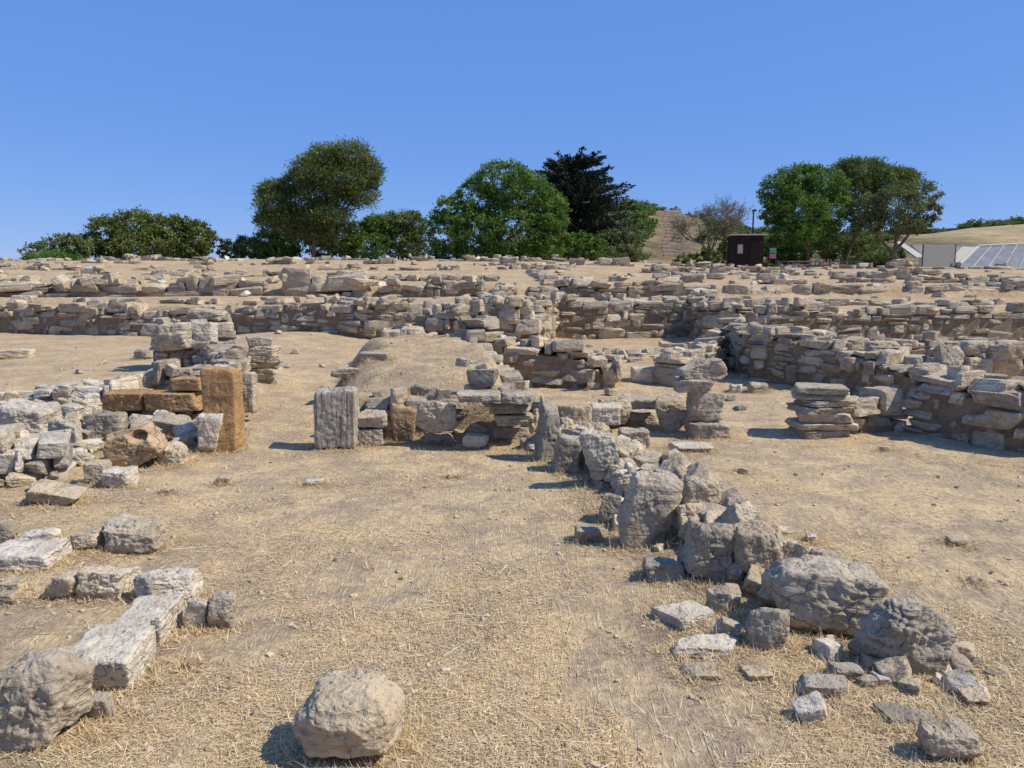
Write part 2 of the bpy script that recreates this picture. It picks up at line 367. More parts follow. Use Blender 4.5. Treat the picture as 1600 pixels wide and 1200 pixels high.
S((125,598,170,625),'tan stone on the rear line of the left rubble beside the orange blocks','tan',.8,name='stone',n=14)
S((325,571,379,706),'tall upright orange-brown sandstone post with a worn rounded top','orange',.75,'post',name='sandstone_post',cat='stone post',sink=.03,rough=.45,seed=21,n=48)
S((168,608,233,643),'left block of the lower row of orange sandstone blocks','orange',.8,'block',D=7.7,name='sandstone_block',sink=.02,rough=.6)
S((232,608,322,643),'long orange sandstone block next to the orange post','orange',.6,'block',D=7.7,name='sandstone_block',sink=.02,rough=.6)
S((273,588,322,611),'small orange sandstone block lying on the long one','orange',.8,'block',D=7.75,name='sandstone_block',sink=.02,rough=.6)
S((376,578,402,642),'narrow grey upright stone behind the orange post','grey',1,'post',D=8.3,name='upright_stone')
S((243,502,303,546),'big grey boulder on top of the rubble heap at the back left','grey',.8,'cobble',D=12.2)
S((292,480,352,501),'flat slab tipped on the highest point of the back left heap','grey',.8,'slab',D=12.8,tilt=(0,.15),name='stone_slab')
S((303,500,338,545),'pale square block beside the big boulder on the back left heap','pale',.8,'block',D=12.4,name='stone_block')
S((-6,545,54,561),'long flat stone on bare earth at the left edge of the photo','tan',.5,'slab',name='stone_slab',n=14)
S((212,545,245,562),'small stone left of the back left heap','grey',.8,name='stone',n=14)
ORD=['topmost','second','third','fourth','fifth','sixth','seventh','lowest']
def stack(x0,y0,x1,y1,N,D,what,kinds,sd,group=None):
    rs=np.random.default_rng(sd); e=y0; hts=rs.uniform(.6,1.4,N); hts=hts/hts.sum()*(y1-y0)
    for i in range(N):
        a=rs.uniform(-.08,.08)*(x1-x0); b=rs.uniform(-.08,.09)*(x1-x0)
        nm='lowest' if i==N-1 else ORD[i]
        S((x0+a,e,x1+b-(0 if i else 6),e+hts[i]),'%s slab, counted from the top, of %s'%(nm,what),kinds[i%len(kinds)],.85,'slab',D=D,name='stone_slab',sink=.16,habs=1.05,n=26,yaw=rs.uniform(-.3,.3))
        e+=hts[i]
stack(386,527,438,604,7,10.9,'the short stone pier at the back left',['grey','tan','grey'],5)
stack(1238,606,1330,686,7,7.6,'the drum-shaped stack in front of the right room',['grey','tan','grey','grey'],6)
S((494,603,562,704),'upright grey block with vertical furrows at the left corner of the middle wall','furrow',.6,'post',name='furrowed_block',cat='stone block',sink=.02,rough=.6,n=48)
S((560,640,607,668),'grey stone right of the furrowed block, upper of two','grey',.8,'hull',D=7.22,name='stone_block')
S((558,666,602,697),'grey stone right of the furrowed block, lower of two','grey',.8,'hull',name='stone_block')
S((604,627,652,692),'brownish stone in the middle wall between small grey stones and a big rounded one','brown',.6,'cobble')
S((649,621,716,676),'big rounded grey stone set high in the middle wall','grey',.7,'cobble',D=7.15,n=48)
S((660,672,712,694),'small stone under the big rounded grey stone','grey',.8,'slab',name='stone')
S((712,615,784,630),'left roofing slab jutting out over the dark hollow','grey',.9,'slab',D=7.0,name='stone_slab',sink=.02,habs=.9)
S((780,613,840,632),'right roofing slab beside the dark hollow','grey',.9,'slab',D=7.0,name='stone_slab',sink=.02,habs=.9)
S((763,632,832,647),'upper flat stone of the stack under the right roofing slab','grey',.8,'slab',D=7.2,name='stone_slab',habs=1.)
S((770,647,834,666),'middle flat stone of the stack under the right roofing slab','tan',.8,'slab',D=7.2,name='stone_slab',habs=1.)
S((765,665,830,688),'lowest flat stone of the stack under the right roofing slab','grey',.8,'slab',name='stone_slab')
S((722,676,764,702),'pale fallen stone in front of the dark hollow','pale',.8,'hull',name='stone',n=14)
S((728,658,762,682),'thin leaning flake in the mouth of the dark hollow','pale',.5,'slab',tilt=(.2,.5),name='stone_flake',n=14)
S((623,508,667,542),'rounded boulder on the back rim of the earth mound','grey',.8,'cobble',D=12.4)
S((596,514,628,542),'squarer stone left of the rounded boulder on the mound rim','tan',.8,'block',D=12.4,name='stone_block',n=14)
S((520,574,575,592),'flat slab on the left shoulder of the earth mound','grey',.8,'slab',name='stone_slab')
S((560,548,610,564),'flat stone high on the left edge of the earth mound','grey',.8,'slab',name='stone_slab')
# central row
S((834,617,874,720),'tall thin upright slab at the far end of the central boulder row','darkgrey',1.3,'hull',tilt=(0,.08),name='upright_stone')
S((866,627,928,684),'squarish tan block perched at the far end of the central row','tan',.8,'hull',D=7.0,yaw=.2,name='stone_block')
S((862,676,910,740),'dark stone under the perched tan block in the central row','darkgrey',.9,'hull')
S((922,628,969,664),'pale block behind the perched tan block','pale',.8,'block',D=7.9,name='stone_block')
S((901,667,976,762),'tall pale boulder with a pointed top in the far half of the central row','pale',.7,'hull',tilt=(0,-.2),rough=1.0,tint=.3)
S((963,668,1018,702),'flat grey stone lying behind the tall pale boulder','grey',.8,'slab',D=7.2,name='stone_slab')
S((944,706,1014,770),'brownish stone right of the tall pale boulder','tan',.8,'hull',D=6.1)
S((998,720,1042,750),'small pale stone behind the brownish stone of the central row','pale',.8,name='stone',D=6.3,n=14)
S((932,768,974,819),'dark narrow stone left of the big leaning slab','darkgrey',.9,'hull',name='stone')
S((964,736,1066,854),'big leaning pitted slab in the middle of the central row','grey',.5,'hull',tilt=(0,.3),rough=.9,tint=.7,seed=15)
S((1028,778,1080,845),'stone squeezed between the big leaning slab and the round boulder','tan',.8,'boulder',D=4.9)
S((1064,738,1127,802),'round boulder perched on top of the central row','tan',.9,'round',D=4.6,tint=.4)
S((1122,784,1162,816),'small stone right of the round perched boulder','tan',.8,name='stone',D=4.8,n=14)
S((1061,810,1146,910),'dark pitted boulder in front of the round perched one','grey',.8,'hull',rough=1.2,tint=.3,tilt=(0,.15))
S((1136,816,1226,910),'broad grey-tan boulder right of the dark pitted one','tan',.8,'hull',rough=1.0,tint=.35,tilt=(0,-.2))
S((1205,822,1247,870),'small tan stone on the right flank of the central row','tan',.8,name='stone',D=4.7)
S((1198,880,1372,1000),'large flat-topped boulder near the front end of the central row','grey',.5,'hull',yaw=-.15,seed=1210,rough=1.0,tint=.6,
  planes=[((.15,0,1),.85),((-.8,0,.55),1.12),((.6,0,.8),1.08),((-.9,0,-.4),1.0),((0,-.8,-.5),1.0),((.3,-1,.2),.95)])
S((1224,864,1292,900),'thin flat shard lying on the large flat-topped boulder','grey',.8,'slab',D=3.6,name='stone_shard',hs=.45)
S((1336,936,1486,1056),'big domed dark pitted boulder ending the central row at the lower right','grey',.6,'hull',seed=1331,rough=1.3,tint=.3,
  planes=[((-.75,0,.65),.88),((.72,0,.7),.92),((0,-.6,.8),.92),((.2,-1,.1),.95),((-.9,-.3,-.1),1.0)])
S((1017,924,1117,986),'flat pale kite-shaped slab on the ground left of the large flat-topped boulder','pale',.9,'slab',yaw=.5,name='stone_slab',hs=.5)
S((1103,918,1142,962),'small angular stone right of the flat kite-shaped slab','grey',.8,'hull',name='stone')
S((1047,992,1157,1028),'long thin pale slab below the kite-shaped slab','pale',.5,'hull',name='stone_slab',hs=.7,yaw=.1)
S((1114,964,1157,1002),'leaning pale chip between the two pale slabs','pale',.6,'slab',tilt=(.2,.5),name='stone')
S((1064,1037,1127,1062),'flat brown stone flush with the ground, below the long thin slab','tan',.8,'hull',name='stone_slab',hs=.7)
S((1158,1040,1207,1066),'small flat tan stone right of the flush brown one','tan',.8,'hull',name='stone',hs=.7)
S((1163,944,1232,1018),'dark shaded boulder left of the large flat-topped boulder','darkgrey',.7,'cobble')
S((1245,1060,1326,1094),'grey layered stone at the foot of the front boulders','grey',.6,'hull',name='stone',yaw=-.2)
S((1237,1088,1294,1134),'pale tilted stone in front of the grey layered one','pale',.8,'hull',tilt=(0,-.3),name='stone')
S((1374,1100,1452,1134),'flat dull stone half buried below the domed boulder','grey',.8,'hull',name='stone_slab',hs=.6)
S((1434,1132,1522,1196),'grey pitted stone in the lower right corner','grey',.7,'cobble',name='stone',rough=1.2)
S((1498,1078,1556,1106),'low pale stone right of the flat half-buried one','tan',.8,'hull',name='stone')
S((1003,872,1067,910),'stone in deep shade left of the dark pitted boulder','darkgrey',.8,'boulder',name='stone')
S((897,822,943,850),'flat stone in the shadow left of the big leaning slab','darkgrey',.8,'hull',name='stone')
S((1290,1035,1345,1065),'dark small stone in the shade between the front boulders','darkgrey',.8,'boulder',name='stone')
S((934,612,985,664),'squarish stone right of the central row at the far side','tan',.8,'hull',D=8.1,name='stone_block')
S((966,618,1030,642),'long flat stone on the low wall beyond the central row','grey',.6,'slab',D=8.2,name='stone_slab')
S((968,642,1026,664),'lower flat stone in the low wall beyond the central row','grey',.6,'slab',name='stone_slab')
S((1018,616,1072,675),'rounded tan boulder leaning against the slab stack','tan',.8,'boulder')
S((1072,656,1142,686),'bottom slab of the tall stack','grey',.7,'slab',name='stone_slab')
S((1070,604,1132,660),'thick middle stone of the tall stack','grey',.8,'hull',D=7.7,name='stone_block')
S((1052,588,1112,614),'flat stone under the tilted top of the tall stack','grey',.8,'slab',D=7.65,name='stone_slab')
S((1058,556,1136,606),'tilted grey slab crowning the tall stack','grey',.6,'slab',D=7.7,tilt=(0,-.42),name='stone_slab',seed=88)
S((1047,684,1112,707),'flat pale stone flush with the ground in front of the tall stack','pale',.8,'hull',name='stone_slab',hs=.5)
S((984,572,1032,599),'flat pale stone on the straw behind the low wall','pale',.8,'slab',name='stone_slab',n=14)
S((1350,530,1409,560),'wide boulder behind the curved right wall','tan',.8,'boulder',D=11.6)
S((1457,536,1502,584),'left upright boulder of the right back group','grey',.8,'boulder',D=9.6)
S((1500,530,1548,558),'rounded capping stone between the right back boulders','grey',.8,'round',D=9.7)
S((1502,556,1546,586),'block under the rounded capping stone at right back','tan',.8,'block',D=9.6,name='stone_block')
S((1545,530,1596,588),'tall rounded brown boulder nearest the right photo edge at the back','tan',.8,'round',D=9.5)
S((1534,413,1580,432),'grey boulder alone on the skyline at the right edge','grey',.8,'boulder',D=44,n=14)
S((901,402,916,416),'small rounded brown stone post on the skyline right of centre','orange',.8,'round',D=47,n=14,name='stone')
for b_,l_ in (((1480,838,1514,853),'small dark stone on the open ground at the right'),((1150,730,1171,741),'small brown stone behind the central row on open ground'),
    ((1374,697,1391,707),'small orange stone in front of the drum-shaped stack'),((1258,834,1278,848),'small grey stone right of the central row boulders'),
    ((1514,902,1533,913),'small tan stone low on the right open ground'),((338,742,362,757),'small pale stone in front of the orange post'),
    ((478,747,508,760),'small flat pale stone in front of the furrowed block'),((252,762,272,773),'small brown stone below the left rubble'),
    ((700,738,716,747),'small white chip in the middle of the straw field'),((1140,600,1162,614),'small stone at the foot of the right room wall, left one'),
    ((1168,596,1200,614),'small stone at the foot of the right room wall, right one'),((1100,975,1118,985),'tiny chip beside the kite-shaped slab')):
    S(b_,l_,random.choice(['grey','tan','pale']),.8,name='stone',n=14)
r=np.random.default_rng(3)
def protos(n,cnt,sd,fine=False):
    out=[]
    for i in range(cnt):
        if fine: v,f=rock_mesh(1,1,1,['hull','cobble','hull'][i%3],sd+i,n,rough=1.0)
        else:
            v,f=rock_unit(n,sd+i,22,9,.68,.92,.03,.18); v=v*.5
        for kk in ('grey','tan','darkgrey','pale'):
            me=np_mesh('small_stone',v,f,M[kk],fine,float(r.uniform(.2,.85))); out.append(me.data); bpy.data.objects.remove(me)
    return out
protoM=protos(14,10,500); protoB=protos(26,12,700,True)
def small(name,x,y,sx,sy,sz,rz,label,group,kinds=(0,1,2,3),tl=.2,lib=None,up=.28):
    lib=lib or protoM
    me=lib[int(r.integers(0,len(lib)//4))*4+int(r.choice(kinds))]
    o=bpy.data.objects.new(name,me); COL.objects.link(o); o.scale=(sx,sy,sz)
    o.rotation_euler=(r.normal(0,tl),r.normal(0,tl),rz)
    o.location=(x,y,hz(x,y)+sz*up); tag(o,label,'stone',group); return o
for i in range(88):
    t_=(i+r.uniform(0,1))/88; y=3.6+3.6*t_; a_=np.interp(y,RY,RL)+.10; b_=np.interp(y,RY,RR); x=a_+(b_-a_)*r.uniform(0,1)**1.3
    s_=r.uniform(.13,.25)*(1 if y>4.3 else .7)
    small('medium_boulder',x,y,s_*r.uniform(1,1.5),s_*r.uniform(.6,1.1),s_*r.uniform(.8,1.25),r.uniform(0,6),'medium stone packed among the boulders of the central row','medium stones of the central row',(0,1,1,3,0),.35,protoB,r.uniform(.25,.6))
for i in range(150):
    y=r.uniform(2.85,7.3); a_=np.interp(y,RY,RL)-.1; b_=np.interp(y,RY,RR)+.12; x=r.uniform(a_,b_)
    s_=r.uniform(.04,.12)
    small('rubble_stone',x,y,s_*r.uniform(1,1.6),s_*r.uniform(.8,1.2),s_*r.uniform(.6,.95),r.uniform(0,6),'small rubble stone packed between the boulders of the central row','rubble packed along the central boulder row',(0,1,1,3))
for i in range(110):
    x=r.uniform(-5.4,-2.95); y=r.uniform(5.7,9.2)
    if x>-3.5 and y<6.6: continue
    s_=r.uniform(.07,.23)
    small('rubble_stone',x,y,s_*r.uniform(1,1.5),s_,s_*r.uniform(.55,.95),r.uniform(0,6),'pale rubble stone strewn in the left heap','rubble strewn in the left heap',(0,3,3,1),.3,protoB,r.uniform(.25,.5))
# ---------------------------------------------------------------- dry stone walls
PW={n:[rock_unit(n,900+i,22,6,.76,.96,.04,.11) for i in range(24)] for n in (5,7)}
def dry_wall(label,pts,height,thick=.4,ch=.13,sl=.32,seed=1,kind='grey',n=7,rag=.25,caps=10,name='dry_stone_wall',cat='wall',capsize=1.0,group=None,core=True,rough=.9):
    r=np.random.default_rng(seed); pts=np.array(pts,float); ch*=.95; sl*=.80
    seg=np.linalg.norm(np.diff(pts,axis=0),axis=1); cum=np.concatenate([[0],np.cumsum(seg)]); L=cum[-1]
    hts=np.array(height if hasattr(height,'__len__') else [height]*len(pts),float)
    def at(s):
        s=min(max(s,0),L); x=np.interp(s,cum,pts[:,0]); y=np.interp(s,cum,pts[:,1])
        k=min(np.searchsorted(cum,s,side='right')-1,len(seg)-1); d=(pts[k+1]-pts[k])/seg[k]
        return x,y,d,np.interp(s,cum,hts)
    def base(x,y,d):
        nn=np.array([-d[1],d[0]])*(thick/2+.05)
        return min(hz(x+nn[0],y+nn[1]),hz(x-nn[0],y-nn[1]),hz(x,y))-.04
    def prof(s,hh): return hh*(1-rag*.35+rag*float(fbm(np.array([[s*1.3,seed*3.7,0]]),3,seed)[0])*1.5)
    x0,y0,d0,_=at(L/2); org=np.array([x0,y0,base(x0,y0,d0)])
    Vs=[];Fs=[];Ts=[];nv=0
    rows=max(1,int(round(thick/.4)))
    jt=.03+.035*rough
    for rw in range(rows):
        off=(rw-(rows-1)/2)*thick/rows
        zc=0; hmax=hts.max()*1.5
        while zc<hmax:
            c=ch*r.uniform(.65,1.4); s=0
            while s<L:
                w=min(sl*r.uniform(.35,2.0)**1.1,L-s+.06); sm=s+w/2; x,y,d,hh=at(sm); p=prof(sm,hh)
                wob=ch*.45*rough*float(vnoise(np.array([[sm*1.1,zc*2,seed]]),seed+3)[0])
                if zc+c*.5<p:
                    b0=base(x,y,d); u_=r.random(); parts=[(0,c)]
                    if u_<.22*rough and c>ch*.85: parts=[(0,c*.52),(c*.52,c*.48)]
                    elif u_<.45*rough: parts=[(0,c*1.55)]
                    for (za,hc) in parts:
                        o_=off+r.normal(0,.03); nn=np.array([-d[1],d[0]])*o_
                        v,f=PW[n][r.integers(0,24)]
                        q=(v*np.array([w/2*1.09,thick/rows/2*r.uniform(.88,1.12),hc/2*1.16]))@rotm(r.normal(0,jt),r.normal(0,jt*.9),math.atan2(d[1],d[0])+r.normal(0,jt*1.8)).T
                        q=q+np.array([x+nn[0],y+nn[1],b0+zc+wob+za+hc/2])-org
                        Vs.append(q);Fs.append(f+nv);nv+=len(q);Ts.append(np.full(len(q),np.clip(r.normal(.5,.27),0,1)))
                s+=w
            zc+=c
    root=empty(name,org); tag(root,label,cat,group)
    np_mesh('masonry',np.concatenate(Vs),np.concatenate(Fs),M[kind],False,np.concatenate(Ts),root)
    if core:
        S_=np.linspace(.1,L-.1,max(3,int(L/.3))); cv=[];cf=[]
        for s in S_:
            x,y,d,hh=at(s); b0=base(x,y,d)-.1; p=max(prof(s,hh)-ch*1.1,.02)+.1; nn=np.array([-d[1],d[0]])*(thick*.39)
            for a,z in ((-1,0),(1,0),(1,p),(-1,p)): cv.append([x+nn[0]*a-org[0],y+nn[1]*a-org[1],b0+z-org[2]])
        for i in range(len(S_)-1):
            a=i*4
            for k in range(4): cf.append([a+k,a+(k+1)%4,a+4+(k+1)%4,a+4+k])
        cf.append([0,3,2,1]); e=(len(S_)-1)*4; cf.append([e,e+1,e+2,e+3])
        np_mesh('rubble_core',cv,cf,M['soil'],False,None,root)
    for i in range(caps):
        s=r.uniform(0,L); x,y,d,hh=at(s); p=prof(s,hh); b0=base(x,y,d)
        w=sl*r.uniform(.5,1.3)*capsize; c=ch*r.uniform(.7,1.6)*capsize; off=r.normal(0,thick*.2); nn=np.array([-d[1],d[0]])*off
        v,f=PW[n][r.integers(0,24)]
        q=(v*np.array([w/2,w/2*r.uniform(.6,.9),c/2]))@rotm(r.normal(0,.14),r.normal(0,.16),r.uniform(-1,1)).T
        np_mesh('capstone',q,f,M[kind if r.random()<.75 else 'tan'],False,float(np.clip(r.normal(.6,.25),0,1)),root,(x+nn[0]-org[0],y+nn[1]-org[1],b0+p+c*.15-org[2]))
    return root
dry_wall('lower terrace wall of flat stones at the far left, running to the rubble heap',[(-15.5,20.9),(-13,20.3),(-9.3,19.4)],[.72,.75,.72],.45,.15,.42,1,'far',5,.2,14)
dry_wall('lower terrace wall left of centre, stretching from the heap to the protruding corner',[(-9.3,19.4),(-6.2,18.6),(-3,17.5),(-1.3,17.9)],[.72,.8,.86,.85],.45,.14,.40,2,'far',5,.2,22)
dry_wall('protruding rough corner of the lower terrace wall right of centre',[(-1.2,18.0),(-.9,16.5),(.35,16.3),(.85,18.5)],[.95,.7,.72,1.0],.5,.15,.36,3,'far',5,.45,26,rough=1.1)
dry_wall('tall recessed stretch of terrace wall right of centre',[(.8,18.7),(4.25,18.9)],[1.0,1.02],.45,.14,.40,4,'far',5,.12,12)
dry_wall('short return wall with a dark shaded side at the end of the recess',[(4.35,19.0),(4.45,17.2),(5.4,17.0)],[1.05,.92,.8],.45,.14,.38,5,'far',5,.15,6)
dry_wall('lower terrace wall at the right, running to the right photo edge',[(5.4,17.0),(12,17.6),(15,17.8)],[.80,.82,.78],.45,.135,.38,6,'far',5,.18,30)
dry_wall('upper terrace wall of large blocks at the far left',[(-18.5,26.2),(-8.1,26.2)],[.46,.54],.5,.27,1.0,11,'far',5,.2,10)
dry_wall('upper terrace wall with big dark blocks left of centre',[(-7.5,26.0),(-4.7,26.0)],[.62,.55],.5,.34,1.2,12,'grey',5,.2,3)
dry_wall('low broken upper terrace wall at centre',[(-4.4,26.2),(.1,26.0)],[.42,.5],.5,.2,.6,13,'far',5,.5,10,rough=1)
dry_wall('upper terrace wall of flat courses right of centre',[(.5,26.3),(6.6,26.0)],[.5,.46],.5,.19,.65,14,'far',5,.25,10)
dry_wall('sparse upper terrace wall at the far right',[(7,26.4),(18.5,26.6)],[.32,.34],.5,.2,.6,15,'far',5,.6,18,rough=1)
dry_wall('cross wall climbing from the protruding corner to the upper terrace',[(-.8,18.6),(-.2,25.8)],[.26,.30],.6,.16,.42,16,'far',5,.6,16,rough=1)
dry_wall('cross wall between the two terraces at the right',[(4.9,17.6),(6.0,25.8)],[.2,.22],.5,.15,.4,17,'far',5,.6,8,rough=1)
dry_wall('second row of stones behind the left lower terrace wall',[(-14,22.3),(-3.5,20.2)],[.12,.14],.45,.15,.5,18,'far',5,.6,8,rough=1)
dry_wall('second row of stones behind the right lower terrace wall',[(5.6,19.4),(14,20.4)],[.14,.13],.45,.15,.45,19,'far',5,.6,12,rough=1)
for i,(a,b,h,lab) in enumerate((((-23,31.5),(-11,30.5),.22,'low foundation row at the left of the upper field, nearest the terrace edge'),((-7,30.2),(-.5,30.6),.2,'low foundation row at the centre of the upper field'),
    ((2,31),(11,30),.22,'low foundation row right of centre in the upper field'),((13,31.5),(23,31.2),.24,'low foundation row at the far right of the upper field'),
    ((-27,38),(-14,37),.28,'weathered foundation row below the left bushes'),((-9,37.5),(3,38.5),.26,'foundation row below the tall pine and the round tree'),
    ((6,38),(20,37),.28,'foundation row in front of the wooden hut'),((-32,46.5),(-15,45.5),.22,'farthest foundation row on the left skyline'),
    ((-12,46),(4,46.5),.30,'farthest foundation row under the central trees'),((9,45.5),(29,44.5),.30,'farthest foundation row at the right towards the shade roof'),
    ((-20,34.5),(-6,34),.2,'narrow foundation row in the middle of the left upper field'),((4,34.5),(17,34),.2,'narrow foundation row in the middle of the right upper field'),
    ((-24,42),(-6,41.5),.24,'long foundation row just before the left skyline'),((-2,42),(14,41.5),.24,'long foundation row just before the hut and bare tree'),
    ((-13,27),(-14.5,37),.18,'cross row of stones in the left upper field'),((1.5,27),(1.0,37),.18,'cross row of stones in the central upper field'))):
    dry_wall(lab,[a,b],h,.6,.18,.55,40+i,'far',5,1.0,12,name='foundation_row',cat='stone row',rough=1)
dry_wall('rubble heap wall of pale flat stones at the back left',[(-5.75,12.6),(-4.75,13.2)],[.62,.75],.8,.15,.34,21,'grey',7,.3,10,rough=1)
dry_wall('low rubble wall running from the slab pier to the orange post',[(-4.9,12.6),(-4.0,11.2),(-3.4,9.3),(-2.95,7.8)],[.5,.42,.42,.34],.5,.13,.3,23,'grey',7,.4,22,rough=1)
dry_wall('grey rubble wall under and behind the orange sandstone blocks',[(-4.1,8.1),(-3.0,8.0)],[.22,.25],.5,.11,.25,24,'grey',7,.2,0)
dry_wall('rough wall top behind the orange sandstone blocks',[(-4.2,9.0),(-3.3,9.0)],[.48,.55],.45,.13,.3,25,'grey',7,.3,6)
dry_wall('neat wall of small pale stones at the left photo edge',[(-4.7,6.0),(-3.62,6.2)],[.42,.34],.4,.10,.17,26,'pale',7,.3,8)
dry_wall('low stone line at the left edge behind the big pale block',[(-6.8,9.3),(-4.6,9.2)],[.25,.22],.5,.12,.32,27,'pale',7,.5,12,rough=1)
dry_wall('middle wall of mixed stones right of the furrowed block',[(-1.42,7.62),(-.48,7.62)],[.42,.44],.35,.14,.26,28,'grey',7,.05,5)
dry_wall('back of the dark hollow under the roofing slabs',[(-.48,7.78),(.25,7.66)],[.40,.40],.3,.12,.25,29,'grey',7,.02,2)
dry_wall('stone edge along the right side of the earth mound',[(.22,7.95),(-.05,9.6),(-.55,11.6)],[.38,.46,.54],.35,.13,.28,51,'grey',7,.2,5,rough=1)
dry_wall('stone wall behind the mound with a ragged right end',[(-.75,12.0),(.1,11.5),(1.0,11.3),(1.5,11.2)],[.60,.78,.74,.3],.6,.15,.32,30,'grey',7,.15,16)
dry_wall('low stone edge along the back of the mound',[(-2.1,13.0),(-.8,12.7)],[.60,.64],.4,.12,.3,31,'grey',7,.4,5,rough=1)
dry_wall('rubble wall on the left side of the right room',[(2.2,11.2),(2.9,12.2),(3.7,13.6)],[.40,.55,.6],.55,.14,.30,32,'grey',7,.35,16,rough=1)
dry_wall('long curved wall of the right room, sloping down to the right',[(3.72,13.6),(3.75,11.6),(4.6,10.6),(5.35,9.3)],[.78,.80,.66,.42],.5,.115,.28,33,'grey',7,.08,20,rough=.7)
dry_wall('low wall right of the drum-shaped stack',[(3.38,7.95),(4.0,8.1)],[.36,.34],.42,.13,.38,35,'grey',7,.2,2)
dry_wall('dark angled wall at the right photo edge',[(4.15,8.0),(4.62,7.15),(5.6,6.9)],[.60,.62,.6],.45,.14,.32,36,'grey',7,.1,8,rough=.8)
dry_wall('back wall of the right room behind the upright boulders',[(4.6,12.2),(6.2,10.9),(9.2,11.0)],[.45,.5,.5],.5,.14,.34,37,'grey',7,.3,16)
dry_wall('stone row linking the right room to the terrace wall',[(3.8,13.6),(6.0,14.2),(10,14.6)],[.3,.42,.4],.5,.13,.34,38,'grey',7,.4,18,rough=.9)
dry_wall('low broken wall behind the flat pale stone, right of centre',[(1.7,13.8),(3.4,15.3)],[.22,.25],.45,.13,.3,39,'grey',7,.5,8,rough=1)
for i in range(130):
    y=r.uniform(26.9,52); x=r.uniform(-.68,.68)*y
    s_=r.uniform(.15,.5)
    small('field_stone',x,y,s_*r.uniform(1,1.7),s_*r.uniform(.7,1.1),s_*r.uniform(.35,.65),r.uniform(0,6),'pale stone scattered on the dry upper field below the trees','stones scattered on the upper field',(0,1,3,3))
for i in range(40):
    y=r.uniform(20.5,25.6); x=r.uniform(-.68,.68)*y; s_=r.uniform(.1,.3)
    small('field_stone',x,y,s_*r.uniform(1,1.8),s_,s_*r.uniform(.35,.7),r.uniform(0,6),'stone scattered between the lower and upper terrace walls','stones between the terrace walls',(0,1,3))
for i in range(80):
    y=r.uniform(9,17); x=r.uniform(-.68,.68)*y; s_=r.uniform(.04,.16)
    small('field_stone',x,y,s_*r.uniform(1,1.8),s_,s_*r.uniform(.4,.7),r.uniform(0,6),'small stone on the straw among the middle walls','small stones among the middle walls',(0,1,3))
# ---------------------------------------------------------------- ground sheet
ys=np.concatenate([np.linspace(-8,1.4,40,endpoint=False),np.geomspace(1.4,30,520,endpoint=False),np.geomspace(30,130,170,endpoint=False),np.geomspace(130,4000,40)])
ss=np.linspace(-1,1,430); 
YY,SS=np.meshgrid(ys,ss,indexing='ij'); XX=SS*(1.05*np.maximum(YY,0)+4.5)
ZZ=hterr(XX.ravel(),YY.ravel())
V=np.stack([XX.ravel(),YY.ravel(),ZZ],1); nr,nc=YY.shape
I=np.arange(nr*nc).reshape(nr,nc)
Fq=np.stack([I[:-1,:-1].ravel(),I[:-1,1:].ravel(),I[1:,1:].ravel(),I[1:,:-1].ravel()],1)
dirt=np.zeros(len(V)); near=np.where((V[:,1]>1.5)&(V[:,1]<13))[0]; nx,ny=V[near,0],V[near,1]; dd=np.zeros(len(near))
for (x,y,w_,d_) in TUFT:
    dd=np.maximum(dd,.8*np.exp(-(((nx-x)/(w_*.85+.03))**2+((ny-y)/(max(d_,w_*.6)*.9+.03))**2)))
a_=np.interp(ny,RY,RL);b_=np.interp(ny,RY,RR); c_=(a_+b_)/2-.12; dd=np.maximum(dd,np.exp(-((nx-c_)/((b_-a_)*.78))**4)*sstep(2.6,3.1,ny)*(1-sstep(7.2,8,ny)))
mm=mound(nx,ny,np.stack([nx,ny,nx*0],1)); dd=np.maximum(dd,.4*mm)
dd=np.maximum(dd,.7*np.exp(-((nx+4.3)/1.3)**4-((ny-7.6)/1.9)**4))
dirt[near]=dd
g=np_mesh('ground',V,Fq,M['ground'],True,dirt); tag(g,'dry straw covered earth rising in terraces to a scrubby hill','ground',kind='structure')
# ---------------------------------------------------------------- straw
def straw_blades(N,ymin,ymax,lmin,lmax,wd,tiltmax,seed,centers=None,spread=.1):
    r=np.random.default_rng(seed)
    if centers is None:
        y=np.exp(r.uniform(math.log(ymin),math.log(ymax),N)); x=r.uniform(-1,1,N)*(.72*y+.6)
        P=np.stack([x,y,x*0],1)
        a_=np.interp(y,RY,RL);b_=np.interp(y,RY,RR); row=np.exp(-((x-(a_+b_)/2+.1)/((b_-a_)*.6))**4)*(y<7.6)*(y>2.9)
        keep=(fbm(P*1.5,4,21)*1.5+r.uniform(-.20,.20,N))>.05+row*.45
        x,y=x[keep],y[keep]
    else:
        c=centers[r.integers(0,len(centers),N)]; x=c[:,0]+r.normal(0,spread,N); y=c[:,1]+r.normal(0,spread,N)
    n=len(x); z=hterr(x,y)
    a=r.uniform(0,2*PI,n); L=r.uniform(lmin,lmax,n)*r.uniform(.5,1,n); tl=np.abs(r.normal(0,tiltmax,n))
    d=np.stack([np.cos(a)*np.cos(tl),np.sin(a)*np.cos(tl),np.sin(tl)],1)
    s=np.stack([-np.sin(a),np.cos(a),r.normal(0,.3,n)],1)*(wd*r.uniform(.5,1.2,n)*(1+.06*y))[:,None]*.5
    p=np.stack([x,y,z+.002+r.uniform(0,.006,n)],1)
    q=p+d*L[:,None]
    V=np.stack([p-s,p+s,q+s*.4,q-s*.4],1).reshape(-1,3)
    Fq=np.arange(n*4).reshape(n,4)
    ti=np.clip(r.normal(.5,.26,n),0,1)
    return V,Fq,np.repeat(ti,4)
V1,F1,t1=straw_blades(440000,1.7,15,.010,.045,.0026,.12,31)
V2,F2,t2=straw_blades(5500,1.7,9,.10,.26,.003,.03,32)
